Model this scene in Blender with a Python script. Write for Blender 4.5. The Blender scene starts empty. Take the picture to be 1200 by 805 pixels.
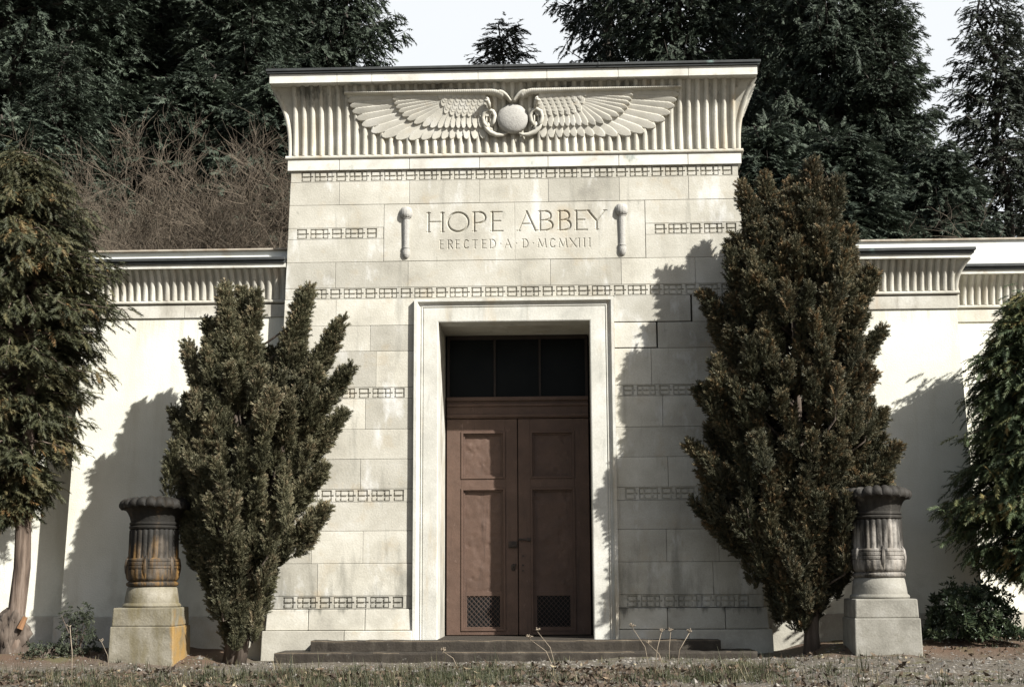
import bpy, math, random
import numpy as np
from mathutils import Vector
R = math.radians
random.seed(7)
rng = np.random.default_rng(11)
S = bpy.context.scene
C = S.collection

# ------------------------------------------------------------------ camera
cam = bpy.data.cameras.new('camera')
cam.lens = 50.0
cam.sensor_width = 36
cam.clip_start = 0.1
cam.clip_end = 3000
co = bpy.data.objects.new('camera', cam)
C.objects.link(co)
CAM = np.array([.6747, -17.7, .935])
yaw, pitch, roll = R(-2.27), R(9.394), R(-.307)
cy_, sy_, cp_, sp_ = math.cos(yaw), math.sin(yaw), math.cos(pitch), math.sin(pitch)
fw = np.array([sy_*cp_, cy_*cp_, sp_])
rt0 = np.array([cy_, -sy_, 0])
up0 = np.cross(rt0, fw)
rt = math.cos(roll)*rt0 + math.sin(roll)*up0
up = -math.sin(roll)*rt0 + math.cos(roll)*up0
from mathutils import Matrix
M4 = Matrix(((rt[0], up[0], -fw[0], CAM[0]), (rt[1], up[1], -fw[1], CAM[1]), (rt[2], up[2], -fw[2], CAM[2]), (0, 0, 0, 1)))
co.matrix_world = M4
S.camera = co


def at(px, py, y):
    """pixel of the 1200x805 survey photograph -> x, z on the vertical plane at depth y"""
    d = fw + rt*(px-600)/1667. - up*(py-402.5)/1667.
    t = (y-CAM[1])/d[1]
    P = CAM+t*d
    return float(P[0]), float(P[2])


# ------------------------------------------------------------------ light
TOSUN = Vector((1.25, -1.0, 1.25)).normalized()
EL = math.asin(TOSUN.z)
AZ = math.atan2(TOSUN.x, TOSUN.y)          # clockwise from +Y
w = bpy.data.worlds.new('World')
S.world = w
w.use_nodes = True
nt = w.node_tree
bg = nt.nodes['Background']
sky = nt.nodes.new('ShaderNodeTexSky')
sky.sky_type = 'NISHITA'
sky.sun_disc = False
sky.sun_elevation = EL
sky.sun_rotation = AZ
sky.dust_density = 2.5
sky.air_density = 1.0
tc = nt.nodes.new('ShaderNodeTexCoord')
sep = nt.nodes.new('ShaderNodeSeparateXYZ')
nt.links.new(tc.outputs['Generated'], sep.inputs[0])
nz = nt.nodes.new('ShaderNodeTexNoise')
nz.inputs['Scale'].default_value = 3.0
nz.inputs['Detail'].default_value = 5
nt.links.new(tc.outputs['Generated'], nz.inputs['Vector'])
ma = nt.nodes.new('ShaderNodeMath'); ma.operation = 'MULTIPLY_ADD'
nt.links.new(nz.outputs['Fac'], ma.inputs[0]); ma.inputs[1].default_value = .5
nt.links.new(sep.outputs['Y'], ma.inputs[2])
mr = nt.nodes.new('ShaderNodeMapRange')
mr.inputs['From Min'].default_value = .50
mr.inputs['From Max'].default_value = .95
mr.inputs['To Min'].default_value = .22
nt.links.new(ma.outputs[0], mr.inputs['Value'])
mx = nt.nodes.new('ShaderNodeMixRGB')
CLOUD = 10
mx.inputs['Color2'].default_value = (CLOUD*.95, CLOUD*.985, CLOUD*1.015, 1)   # bank of bright thin cloud in the north
nt.links.new(mr.outputs[0], mx.inputs['Fac'])
nt.links.new(sky.outputs[0], mx.inputs['Color1'])
nt.links.new(mx.outputs[0], bg.inputs['Color'])
bg.inputs['Strength'].default_value = .043

sl = bpy.data.lights.new('sun', 'SUN')
sl.energy = 4.6
sl.angle = R(.5)
sl.color = (1, .975, .925)
so = bpy.data.objects.new('sun', sl)
C.objects.link(so)
so.rotation_euler = (-TOSUN).to_track_quat('-Z', 'Y').to_euler()
so.location = (20, -20, 25)

S.view_settings.view_transform = 'Standard'
S.view_settings.look = 'None'
S.view_settings.gamma = 1
S.view_settings.use_curve_mapping = False
S.view_settings.exposure = 1.2
S.cycles.max_bounces = 6


# ------------------------------------------------------------------ helpers
class MB:
    def __init__(s):
        s.v = []; s.f = []; s.t = []

    def face(s, pts, tone=0.5):
        n = len(s.v); s.v += [tuple(p) for p in pts]; s.f.append(tuple(range(n, n+len(pts)))); s.t.append(tone)

    def hexa(s, p, tone=.5):
        """8 points: bottom ring 0-3 counter-clockwise seen from above, top ring 4-7"""
        n = len(s.v); s.v += [tuple(q) for q in p]
        for q in ((3, 2, 1, 0), (4, 5, 6, 7), (0, 1, 5, 4), (1, 2, 6, 5), (2, 3, 7, 6), (3, 0, 4, 7)):
            s.f.append(tuple(n+i for i in q)); s.t.append(tone)

    def box(s, x0, x1, y0, y1, z0, z1, tone=.5):
        s.hexa([(x0, y0, z0), (x1, y0, z0), (x1, y1, z0), (x0, y1, z0), (x0, y0, z1), (x1, y0, z1), (x1, y1, z1), (x0, y1, z1)], tone)

    def taper(s, b, t, z0, z1, tone=.5):
        """b, t = (x0,x1,y0,y1) at bottom and top"""
        s.hexa([(b[0], b[2], z0), (b[1], b[2], z0), (b[1], b[3], z0), (b[0], b[3], z0),
                (t[0], t[2], z1), (t[1], t[2], z1), (t[1], t[3], z1), (t[0], t[3], z1)], tone)

    def tube(s, pts, rad, sides=8, tone=.5, caps=True, flat=1.0):
        pts = [Vector(p) for p in pts]
        n0 = len(s.v); N = len(pts)
        ref = None
        for i, p in enumerate(pts):
            d = (pts[min(i+1, N-1)]-pts[max(i-1, 0)]).normalized()
            if ref is None:
                ref = d.orthogonal().normalized()
            a = (ref-d*ref.dot(d))
            a = a.normalized() if a.length > 1e-5 else d.orthogonal().normalized()
            ref = a
            b = d.cross(a)
            r = rad[i] if hasattr(rad, '__len__') else rad
            for k in range(sides):
                an = 2*math.pi*k/sides
                s.v.append(tuple(p+(a*math.cos(an)+b*math.sin(an))*r))
        for i in range(N-1):
            for k in range(sides):
                k2 = (k+1) % sides
                s.f.append((n0+i*sides+k, n0+i*sides+k2, n0+(i+1)*sides+k2, n0+(i+1)*sides+k)); s.t.append(tone)
        if caps:
            s.f.append(tuple(n0+k for k in reversed(range(sides)))); s.t.append(tone)
            s.f.append(tuple(n0+(N-1)*sides+k for k in range(sides))); s.t.append(tone)

    def lathe(s, prof, c=(0, 0, 0), seg=32, sy=1.0, mod=None, tone=.5):
        n0 = len(s.v); N = len(prof)
        for i, (r, z) in enumerate(prof):
            for k in range(seg):
                a = 2*math.pi*k/seg
                rr, zz = (r, z) if mod is None else mod(r, z, a, i)
                s.v.append((c[0]+rr*math.cos(a), c[1]+rr*math.sin(a)*sy, c[2]+zz))
        for i in range(N-1):
            for k in range(seg):
                k2 = (k+1) % seg
                s.f.append((n0+i*seg+k, n0+i*seg+k2, n0+(i+1)*seg+k2, n0+(i+1)*seg+k)); s.t.append(tone)
        s.f.append(tuple(n0+k for k in reversed(range(seg)))); s.t.append(tone)
        s.f.append(tuple(n0+(N-1)*seg+k for k in range(seg))); s.t.append(tone)

    def build(s, name, mat, parent=None, smooth=False, bevel=0, angle=None):
        me = bpy.data.meshes.new(name)
        me.from_pydata(s.v, [], s.f)
        a = me.attributes.new('tone', 'FLOAT', 'FACE')
        a.data.foreach_set('value', np.array(s.t, dtype=np.float32))
        me.materials.append(mat)
        o = bpy.data.objects.new(name, me)
        C.objects.link(o)
        if parent: o.parent = parent
        if smooth:
            me.polygons.foreach_set('use_smooth', [True]*len(me.polygons))
            if angle: me.set_sharp_from_angle(angle=R(angle))
        if bevel:
            b = o.modifiers.new('bevel', 'BEVEL'); b.width = bevel; b.segments = 2; b.limit_method = 'ANGLE'; b.angle_limit = R(40)
        return o


def grid_obj(name, P, mat, parent=None, keep=None, smooth=True, tone=None):
    """P: (nx, nz, 3) points -> quad grid object; keep: (nx-1, nz-1) mask"""
    nx, nz_ = P.shape[:2]
    idx = np.arange(nx*nz_).reshape(nx, nz_)
    q = np.stack([idx[:-1, :-1], idx[1:, :-1], idx[1:, 1:], idx[:-1, 1:]], -1)
    q = q[keep] if keep is not None else q.reshape(-1, 4)
    used, inv = np.unique(q.ravel(), return_inverse=True)
    return np_obj(name, P.reshape(-1, 3)[used], inv.reshape(-1, 4), mat, parent, smooth, tone)


def np_obj(name, V, F, mat, parent=None, smooth=False, tone=None):
    V = np.ascontiguousarray(V, dtype=np.float32); F = np.ascontiguousarray(F, dtype=np.int32)
    k = F.shape[1]; nf = len(F)
    me = bpy.data.meshes.new(name)
    me.vertices.add(len(V)); me.vertices.foreach_set('co', V.ravel())
    me.loops.add(nf*k); me.loops.foreach_set('vertex_index', F.ravel())
    me.polygons.add(nf)
    me.polygons.foreach_set('loop_start', np.arange(0, nf*k, k, dtype=np.int32))
    me.polygons.foreach_set('loop_total', np.full(nf, k, dtype=np.int32))
    me.polygons.foreach_set('use_smooth', np.full(nf, smooth))
    a = me.attributes.new('tone', 'FLOAT', 'FACE')
    a.data.foreach_set('value', np.full(nf, .5, np.float32) if tone is None else np.ascontiguousarray(tone, np.float32))
    me.update(calc_edges=True)
    me.materials.append(mat)
    o = bpy.data.objects.new(name, me)
    C.objects.link(o)
    if parent: o.parent = parent
    return o


def thing(name, label, cat, loc=(0, 0, 0), group=None):
    o = bpy.data.objects.new(name, None); C.objects.link(o)
    o.location = loc; o['label'] = label; o['category'] = cat
    if group: o['group'] = group
    return o


def tag(o, label=None, cat=None, group=None, kind=None):
    if label: o['label'] = label
    if cat: o['category'] = cat
    if group: o['group'] = group
    if kind: o['kind'] = kind
    return o


# ------------------------------------------------------------------ materials
def mat(name, cols, scale=3.0, detail=6, rough=.85, bump=.0, bscale=30, tonemix=0.0, stretch=(1, 1, 1), spec=.3, extra=None, tonecols=None, coord='Object', fine=.0):
    """cols: list of (pos, rgb) along a noise ramp.  tonemix multiplies value by the per-face tone."""
    m = bpy.data.materials.new(name); m.use_nodes = True
    n = m.node_tree; p = n.nodes['Principled BSDF']
    L = n.links.new
    t = n.nodes.new('ShaderNodeTexCoord'); mp = n.nodes.new('ShaderNodeMapping')
    mp.inputs['Scale'].default_value = stretch
    L(t.outputs[coord], mp.inputs[0])
    ns = n.nodes.new('ShaderNodeTexNoise'); ns.inputs['Scale'].default_value = scale; ns.inputs['Detail'].default_value = detail; ns.inputs['Roughness'].default_value = .62
    L(mp.outputs[0], ns.inputs['Vector'])
    r = n.nodes.new('ShaderNodeValToRGB')
    el = r.color_ramp.elements
    while len(el) < len(cols): el.new(.5)
    for e, (ps, c) in zip(el, cols):
        e.position = ps; e.color = (*c, 1)
    L(ns.outputs['Fac'], r.inputs[0])
    out = r.outputs[0]
    if tonecols:
        at_ = n.nodes.new('ShaderNodeAttribute'); at_.attribute_name = 'tone'
        r2 = n.nodes.new('ShaderNodeValToRGB'); e2 = r2.color_ramp.elements
        while len(e2) < len(tonecols): e2.new(.5)
        for e, (ps, c) in zip(e2, tonecols):
            e.position = ps; e.color = (*c, 1)
        L(at_.outputs['Fac'], r2.inputs[0])
        mu = n.nodes.new('ShaderNodeMixRGB'); mu.blend_type = 'MULTIPLY'; mu.inputs[0].default_value = 1
        L(out, mu.inputs[1]); L(r2.outputs[0], mu.inputs[2]); out = mu.outputs[0]
    elif tonemix:
        at_ = n.nodes.new('ShaderNodeAttribute'); at_.attribute_name = 'tone'
        rg = n.nodes.new('ShaderNodeMapRange'); rg.inputs['To Min'].default_value = 1-tonemix; rg.inputs['To Max'].default_value = 1+tonemix
        L(at_.outputs['Fac'], rg.inputs['Value'])
        mu = n.nodes.new('ShaderNodeVectorMath'); mu.operation = 'SCALE'
        L(out, mu.inputs[0]); L(rg.outputs[0], mu.inputs['Scale']); out = mu.outputs[0]
    if fine:
        nf = n.nodes.new('ShaderNodeTexNoise'); nf.inputs['Scale'].default_value = 70; nf.inputs['Detail'].default_value = 3
        L(t.outputs[coord], nf.inputs['Vector'])
        rg = n.nodes.new('ShaderNodeMapRange'); rg.inputs['From Min'].default_value = .3; rg.inputs['From Max'].default_value = .7
        rg.inputs['To Min'].default_value = 1-fine; rg.inputs['To Max'].default_value = 1+fine
        L(nf.outputs['Fac'], rg.inputs['Value'])
        mu = n.nodes.new('ShaderNodeVectorMath'); mu.operation = 'SCALE'
        L(out, mu.inputs[0]); L(rg.outputs[0], mu.inputs['Scale']); out = mu.outputs[0]
    if extra:
        out = extra(n, t, out)
    L(out, p.inputs['Base Color'])
    p.inputs['Roughness'].default_value = rough
    p.inputs['Specular IOR Level'].default_value = spec
    if bump:
        nb = n.nodes.new('ShaderNodeTexNoise'); nb.inputs['Scale'].default_value = bscale; nb.inputs['Detail'].default_value = 8
        L(mp.outputs[0], nb.inputs['Vector'])
        bp = n.nodes.new('ShaderNodeBump'); bp.inputs['Strength'].default_value = bump; bp.inputs['Distance'].default_value = .02
        L(nb.outputs['Fac'], bp.inputs['Height']); L(bp.outputs[0], p.inputs['Normal'])
    return m


def stain(col, scale, lo, hi, stretch=(1, 1, 1), zband=None, seed=0.0, amount=1.0):
    """blotches or drip streaks of another colour; zband=(z0, z1) fades the stain in from z0 to full at z1"""
    def f(n, t, out):
        L = n.links.new
        mp = n.nodes.new('ShaderNodeMapping'); mp.inputs['Scale'].default_value = stretch; mp.inputs['Location'].default_value = (seed, seed*.7, seed*1.3)
        L(t.outputs['Object'], mp.inputs[0])
        ns = n.nodes.new('ShaderNodeTexNoise'); ns.inputs['Scale'].default_value = scale; ns.inputs['Detail'].default_value = 6; ns.inputs['Roughness'].default_value = .65
        L(mp.outputs[0], ns.inputs['Vector'])
        v = ns.outputs['Fac']
        if zband:
            sp = n.nodes.new('ShaderNodeSeparateXYZ'); L(t.outputs['Object'], sp.inputs[0])
            mz = n.nodes.new('ShaderNodeMapRange'); mz.inputs['From Min'].default_value = zband[0]; mz.inputs['From Max'].default_value = zband[1]
            mz.inputs['To Min'].default_value = -.35; mz.inputs['To Max'].default_value = .12
            L(sp.outputs['Z'], mz.inputs['Value'])
            ad = n.nodes.new('ShaderNodeMath'); ad.operation = 'ADD'
            L(v, ad.inputs[0]); L(mz.outputs[0], ad.inputs[1]); v = ad.outputs[0]
        m1 = n.nodes.new('ShaderNodeMapRange'); m1.inputs['From Min'].default_value = lo; m1.inputs['From Max'].default_value = hi; m1.inputs['To Max'].default_value = amount
        L(v, m1.inputs['Value'])
        mix = n.nodes.new('ShaderNodeMixRGB'); mix.inputs[2].default_value = (*col, 1)
        L(m1.outputs[0], mix.inputs[0]); L(out, mix.inputs[1])
        return mix.outputs[0]
    return f


def chain(*fs):
    def f(n, t, out):
        for g in fs: out = g(n, t, out)
        return out
    return f


STONE = [(.28, (.275, .26, .222)), (.42, (.365, .347, .293)), (.55, (.425, .407, .350)), (.72, (.51, .497, .448))]
m_stone = mat('limestone', STONE, 1.6, 9, .9, .16, 40, tonemix=.15, fine=.09,
              extra=chain(stain((.34, .26, .15), 2.3, .55, .75, amount=.5), stain((.62, .62, .60), 2.6, .56, .70, (1, 1, .45), seed=5, amount=.7),
                          stain((.17, .165, .14), 4.0, .57, .76, (1.8, 1, .22), seed=9, amount=.5), stain((.12, .12, .10), 9, .66, .76, (1, 1, .7), seed=12, amount=.5),
                          stain((.09, .09, .075), 3.2, .47, .66, (1.6, 1, .35), zband=(2.4, .5), seed=21, amount=.5)))
m_surround = mat('dressed_limestone', [(.3, (.36, .35, .31)), (.5, (.45, .44, .39)), (.7, (.54, .53, .49))], 2.2, 9, .9, .12, 40, fine=.08,
                 extra=chain(stain((.36, .27, .15), 3.0, .57, .74, (1.5, 1, .2), seed=1, amount=.55), stain((.20, .20, .18), 4, .58, .76, (1.5, 1, .25), seed=6, amount=.5)))
m_plinth = mat('plinth_stone', STONE, 2.0, 8, .9, .15, 40, tonemix=.12, fine=.07,
               extra=chain(stain((.36, .29, .18), 1.9, .58, .75, amount=.5), stain((.05, .05, .04), 4.5, .50, .66, (1.5, 1, .35), zband=(.35, .62), seed=3, amount=.75)))
m_corn = mat('cornice_stone', STONE, 2.2, 8, .9, .12, 40, tonemix=.08, fine=.07,
             extra=chain(stain((.34, .24, .12), 5, .56, .72, (1, 1, .12), amount=.55), stain((.07, .07, .06), 3.0, .60, .72, (1.2, 1, .5), seed=3, zband=(6.4, 7.15), amount=.8)))
m_wcorn = mat('wing_cornice_stone', STONE, 2.2, 8, .9, .12, 40, tonemix=.08, fine=.07,
              extra=chain(stain((.40, .30, .20), 4, .55, .72, (1, 1, .2), amount=.5), stain((.12, .10, .08), 4.0, .56, .74, (1.2, 1, .4), seed=3, amount=.5)))
m_fascia = mat('fascia_stone', [(.3, (.40, .38, .33)), (.5, (.52, .51, .46)), (.7, (.60, .59, .55))], 3, 8, .9, .08, 40, fine=.05,
               extra=chain(stain((.12, .17, .15), 2.6, .62, .72, (1, 1, .6), seed=1, amount=.8), stain((.30, .22, .13), 4, .6, .72, seed=6, amount=.6)))
m_relief = mat('carved_stone', [(.3, (.36, .345, .30)), (.5, (.44, .42, .36)), (.7, (.50, .485, .44))], 4, 8, .88, .1, 60, fine=.06,
               extra=stain((.36, .27, .15), 6, .58, .75, amount=.4))
m_disk = mat('granular_stone', [(.3, (.27, .26, .24)), (.7, (.36, .35, .32))], 30, 8, .9, .3, 60)
m_plaster = mat('white_plaster', [(.3, (.57, .56, .48)), (.5, (.64, .63, .545)), (.7, (.69, .68, .60))], 1.4, 8, .9, .22, 55, fine=.05,
                extra=chain(stain((.50, .47, .37), 2.0, .52, .72, (1.6, 1, .2), amount=.55), stain((.34, .32, .26), 1.8, .48, .72, (1, 1, 1), zband=(1.8, .3), seed=2, amount=.6),
                            stain((.40, .38, .31), 5, .60, .72, (1.8, 1, .12), zband=(3.0, 4.2), seed=14, amount=.5)))
m_white = mat('parapet_paint', [(.3, (.50, .51, .48)), (.7, (.62, .63, .60))], 2, 6, .8, .05, 30, extra=stain((.42, .36, .28), 3, .60, .75, (1, 1, .4), amount=.6))
m_lead = mat('lead_flashing', [(.3, (.024, .026, .026)), (.7, (.05, .053, .052))], 4, 6, .6, .1, 20, extra=stain((.16, .23, .21), 3, .62, .72, amount=.7))
m_rust = mat('stained_coping', [(.3, (.22, .17, .12)), (.7, (.42, .39, .33))], 6, 8, .9, .1, 30)
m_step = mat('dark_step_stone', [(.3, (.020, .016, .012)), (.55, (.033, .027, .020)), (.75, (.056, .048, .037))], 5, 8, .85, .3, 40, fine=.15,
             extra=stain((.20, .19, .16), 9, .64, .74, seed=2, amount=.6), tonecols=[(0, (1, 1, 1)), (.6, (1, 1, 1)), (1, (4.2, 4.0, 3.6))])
m_door = mat('brown_paint', [(.3, (.068, .042, .030)), (.6, (.094, .058, .042)), (.8, (.118, .078, .06))], 4, 9, .6, .35, 9, fine=.10,
             extra=chain(stain((.035, .02, .017), 3, .62, .8, (1, 1, .3), seed=4, amount=.6), stain((.20, .14, .115), 14, .64, .76, (1, 1, .5), seed=8, amount=.6), stain((.03, .02, .016), 6, .60, .74, (2, 1, .15), seed=11, amount=.6)))
m_dark = mat('painted_shade', [(.3, (.006, .006, .006)), (.7, (.01, .01, .01))], 3)  # near-black colour that paints the shade inside openings
m_metal = mat('dull_iron', [(.3, (.015, .012, .010)), (.7, (.05, .036, .028))], 20, 5, .6, .2, 50)
m_glass = mat('dark_glass', [(.3, (.004, .005, .005)), (.7, (.008, .009, .009))], 2, 3, .3, .05, 6, spec=.06)
m_frame = mat('dark_frame', [(.3, (.018, .013, .011)), (.7, (.03, .022, .018))], 8, 5, .7)
m_bark = mat('bark', [(.3, (.035, .026, .02)), (.5, (.075, .058, .045)), (.7, (.13, .105, .085))], 14, 7, .95, .8, 20, (0.0), stretch=(1, 1, .18))
m_redbark = mat('red_bark', [(.3, (.035, .026, .02)), (.5, (.10, .073, .055)), (.7, (.19, .15, .12))], 14, 7, .95, .9, 20, stretch=(1, 1, .12))
m_firbark = mat('fir_bark', [(.3, (.025, .021, .018)), (.7, (.07, .06, .05))], 6, 6, .95, .6, 10, stretch=(1, 1, .3))
m_wood = mat('cut_wood', [(.3, (.15, .075, .035)), (.7, (.24, .13, .065))], 12, 5, .8)


def leafmat(name, tonecols, trans=.13, rough=.6):
    m = mat(name, [(.35, (.8, .8, .8)), (.65, (1.15, 1.15, 1.1))], 1.3, 3, rough, tonecols=tonecols, spec=.25)
    n = m.node_tree; p = n.nodes['Principled BSDF']; o = n.nodes['Material Output']
    td = n.nodes.new('ShaderNodeBsdfTranslucent')
    src = p.inputs['Base Color'].links[0].from_socket
    n.links.new(src, td.inputs['Color'])
    mxs = n.nodes.new('ShaderNodeMixShader'); mxs.inputs[0].default_value = trans
    n.links.new(p.outputs[0], mxs.inputs[1]); n.links.new(td.outputs[0], mxs.inputs[2])
    n.links.new(mxs.outputs[0], o.inputs['Surface'])
    return m


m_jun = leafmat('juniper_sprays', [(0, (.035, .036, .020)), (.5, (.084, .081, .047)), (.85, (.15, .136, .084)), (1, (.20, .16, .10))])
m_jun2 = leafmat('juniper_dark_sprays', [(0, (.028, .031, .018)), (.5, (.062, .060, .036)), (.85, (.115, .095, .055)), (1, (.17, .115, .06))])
m_cedar = leafmat('cedar_fronds', [(0, (.024, .028, .015)), (.5, (.054, .056, .028)), (.85, (.10, .087, .042)), (1, (.17, .105, .045))])
m_cedar2 = leafmat('cedar_green_fronds', [(0, (.022, .034, .018)), (.5, (.052, .070, .032)), (.85, (.11, .115, .048)), (1, (.22, .155, .06))])
m_fir = leafmat('fir_needles', [(0, (.022, .031, .022)), (.5, (.048, .062, .044)), (1, (.095, .115, .085))], .15)
m_fir2 = leafmat('fir_needles_pale', [(0, (.026, .032, .024)), (.5, (.046, .055, .042)), (1, (.075, .083, .066))], .15)
m_rhodo = leafmat('glossy_leaf', [(0, (.016, .024, .014)), (.6, (.035, .050, .026)), (1, (.075, .09, .05))], .15, .35)
m_bush = leafmat('bush_leaf', [(0, (.03, .038, .024)), (.6, (.06, .07, .045)), (1, (.11, .12, .08))], .2)
m_twig = mat('bare_twigs', [(.3, (.085, .067, .047)), (.7, (.145, .118, .088))], 3, 5, .9, tonemix=.4)
m_dry = mat('dry_stalk', [(.3, (.17, .135, .095)), (.7, (.30, .25, .19))], 20, 4, .9, tonemix=.2)
m_grass = leafmat('grass_blades', [(0, (.03, .036, .018)), (.5, (.06, .066, .036)), (.8, (.12, .11, .065)), (1, (.24, .20, .13))], .3)
m_leaf = leafmat('dead_leaves', [(0, (.035, .025, .018)), (.5, (.08, .058, .042)), (.85, (.15, .11, .075)), (1, (.36, .30, .2))], .1)
m_peb = mat('pebbles', [(.3, (.09, .083, .072)), (.7, (.18, .165, .145))], 8, 3, .9, tonemix=.6)

# ------------------------------------------------------------------ ground
def smooth(a, b, x):
    t = np.clip((x-a)/(b-a), 0, 1); return t*t*(3-2*t)


def vnoise(x, y, f, seed):
    r = np.random.default_rng(seed); n = 256; G = r.random((n, n))
    X = x*f+57.3; Y = y*f+91.7
    xi = np.floor(X).astype(int); yi = np.floor(Y).astype(int); u = X-xi; v = Y-yi
    u = u*u*(3-2*u); v = v*v*(3-2*v)
    g = lambda a, b: G[a % n, b % n]
    return (g(xi, yi)*(1-u)+g(xi+1, yi)*u)*(1-v)+(g(xi, yi+1)*(1-u)+g(xi+1, yi+1)*u)*v-.5


def ground_z(x, y):
    x = np.asarray(x, float); y = np.asarray(y, float)
    z = .011*np.clip(x, -7, 7)
    bed = smooth(3.15, 3.7, np.abs(x))*smooth(-1.75, -.7, y)
    z = z+bed*(.13-.012*x*0)+.06*smooth(-2.2, -1.4, y)*smooth(3.6, 4.6, -x)
    near = 1-smooth(8, 14, np.hypot(x, y+3))
    z = z+near*(.045*vnoise(x, y, 1.1, 1)+.025*vnoise(x, y, 3.7, 2)+.014*vnoise(x, y, 11, 3))
    z = z-.10*smooth(-6, -12, y)
    z = z+(y > 14)*np.clip(y-14, 0, 60)*.05
    return z


xs = np.concatenate([[-600, -250, -100, -50, -30, -20, -14, -11], np.arange(-9, 9.01, .06), [11, 14, 20, 30, 50, 100, 250, 600]])
ys = np.concatenate([[-400, -150, -60, -30, -20, -15, -11, -8], np.arange(-6.5, 1.6, .06), [2.5, 5, 10, 14, 20, 30, 45, 80, 200, 600]])
GX, GY = np.meshgrid(xs, ys, indexing='ij')
GZ = ground_z(GX, GY)


def ground_extra(n, t, out):
    L = n.links.new
    sp = n.nodes.new('ShaderNodeSeparateXYZ'); L(t.outputs['Object'], sp.inputs[0])
    ns = n.nodes.new('ShaderNodeTexNoise'); ns.inputs['Scale'].default_value = 2.2; ns.inputs['Detail'].default_value = 7
    L(t.outputs['Object'], ns.inputs['Vector'])
    # garden soil in the beds beside the walls
    mz = n.nodes.new('ShaderNodeMapRange'); mz.inputs['From Min'].default_value = -1.75; mz.inputs['From Max'].default_value = -1.2
    L(sp.outputs['Y'], mz.inputs['Value'])
    ab = n.nodes.new('ShaderNodeMath'); ab.operation = 'ABSOLUTE'; L(sp.outputs['X'], ab.inputs[0])
    mxx = n.nodes.new('ShaderNodeMapRange'); mxx.inputs['From Min'].default_value = 3.1; mxx.inputs['From Max'].default_value = 3.5
    L(ab.outputs[0], mxx.inputs['Value'])
    mu = n.nodes.new('ShaderNodeMath'); mu.operation = 'MULTIPLY'; L(mz.outputs[0], mu.inputs[0]); L(mxx.outputs[0], mu.inputs[1])
    m1 = n.nodes.new('ShaderNodeMixRGB'); m1.inputs[2].default_value = (.085, .055, .036, 1)
    L(mu.outputs[0], m1.inputs[0]); L(out, m1.inputs[1])
    # mossy patches
    mr_ = n.nodes.new('ShaderNodeMapRange'); mr_.inputs['From Min'].default_value = .55; mr_.inputs['From Max'].default_value = .68; mr_.inputs['To Max'].default_value = .75
    L(ns.outputs['Fac'], mr_.inputs['Value'])
    m2 = n.nodes.new('ShaderNodeMixRGB'); m2.inputs[2].default_value = (.085, .08, .035, 1)
    L(mr_.outputs[0], m2.inputs[0]); L(m1.outputs[0], m2.inputs[1])
    return m2.outputs[0]


m_ground = mat('gravelly_ground', [(.3, (.036, .029, .021)), (.45, (.078, .066, .050)), (.6, (.118, .104, .083)), (.75, (.18, .164, .138))], 22, 9, .95, .7, 60, fine=.25, extra=ground_extra)
tag(grid_obj('ground', np.stack([GX, GY, GZ], -1), m_ground), kind='structure')


# ------------------------------------------------------------------ the mausoleum
mau = thing('mausoleum', 'pale stone Egyptian revival mausoleum with winged sun disk cornice and white plaster wings', 'building', (0, 0, 0))
rnd = random.Random(3)


def hw(z): return 3.05-.0275*z


GAP = .0035


def course(mb, z0, z1, joints, xl=None, xr=None, y=0.0, depth=.25, gaps=None):
    """one course of blocks between xl, xr (None = the battered outer edge)"""
    ed = [xl]+list(joints)+[xr]
    for i in range(len(ed)-1):
        a, b = ed[i], ed[i+1]
        gl = GAP/2 if a is not None else 0; gr = GAP/2 if b is not None else 0
        if gaps and a in gaps: gl = gaps[a]
        if gaps and b in gaps: gr = gaps[b]
        zb = z0+GAP/2; ztp = z1-GAP/2
        if gaps and b in gaps: zb += .010
        ab = -hw(zb) if a is None else a+gl; att = -hw(ztp) if a is None else a+gl
        bb = hw(zb) if b is None else b-gr; btt = hw(ztp) if b is None else b-gr
        yy = y+rnd.uniform(-.0025, .0025)
        mb.taper((ab, bb, yy, depth), (att, btt, yy, depth), zb, ztp, rnd.random())


mb = MB()
DO = 1.262                                              # outer edge of the door surround
rows = [(.74, 1.135, [2.42]), (1.135, 1.532, [1.86, 2.5]), (1.532, 1.89, [2.44]), (2.05, 2.422, [1.9, 2.6]), (2.422, 2.797, [2.35]),
        (2.797, 3.185, [1.85]), (3.326, 3.787, [1.72, 2.5]), (3.787, 4.117, [1.80]), (4.117, 4.463, [2.24])]
for z0, z1, js in rows:
    big = {1.80: .010} if z0 == 3.787 else ({2.24: .011} if z0 == 4.117 else None)
    course(mb, z0, z1, js, DO, None, gaps=big)
    course(mb, z0, z1, [-j-.03 for j in reversed(js)], None, -DO)
course(mb, 4.607, 4.945, [-2.283, -1.352, .466, 1.364, 2.30])
course(mb, 4.945, 5.25, [], None, -1.668); course(mb, 4.945, 5.25, [], 1.682, None)
course(mb, 5.396, 5.70, [], None, -1.668); course(mb, 5.396, 5.70, [], 1.682, None)
course(mb, 5.70, 6.007, [-2.25, -1.34, -.433, .448, 1.358, 2.242])
# small pieces between door head and first frieze
mb.box(-DO+.003, DO-.003, 0, .25, 4.44, 4.461, .4)
mb.build('facade_wall', m_stone, mau, bevel=.004)

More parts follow.
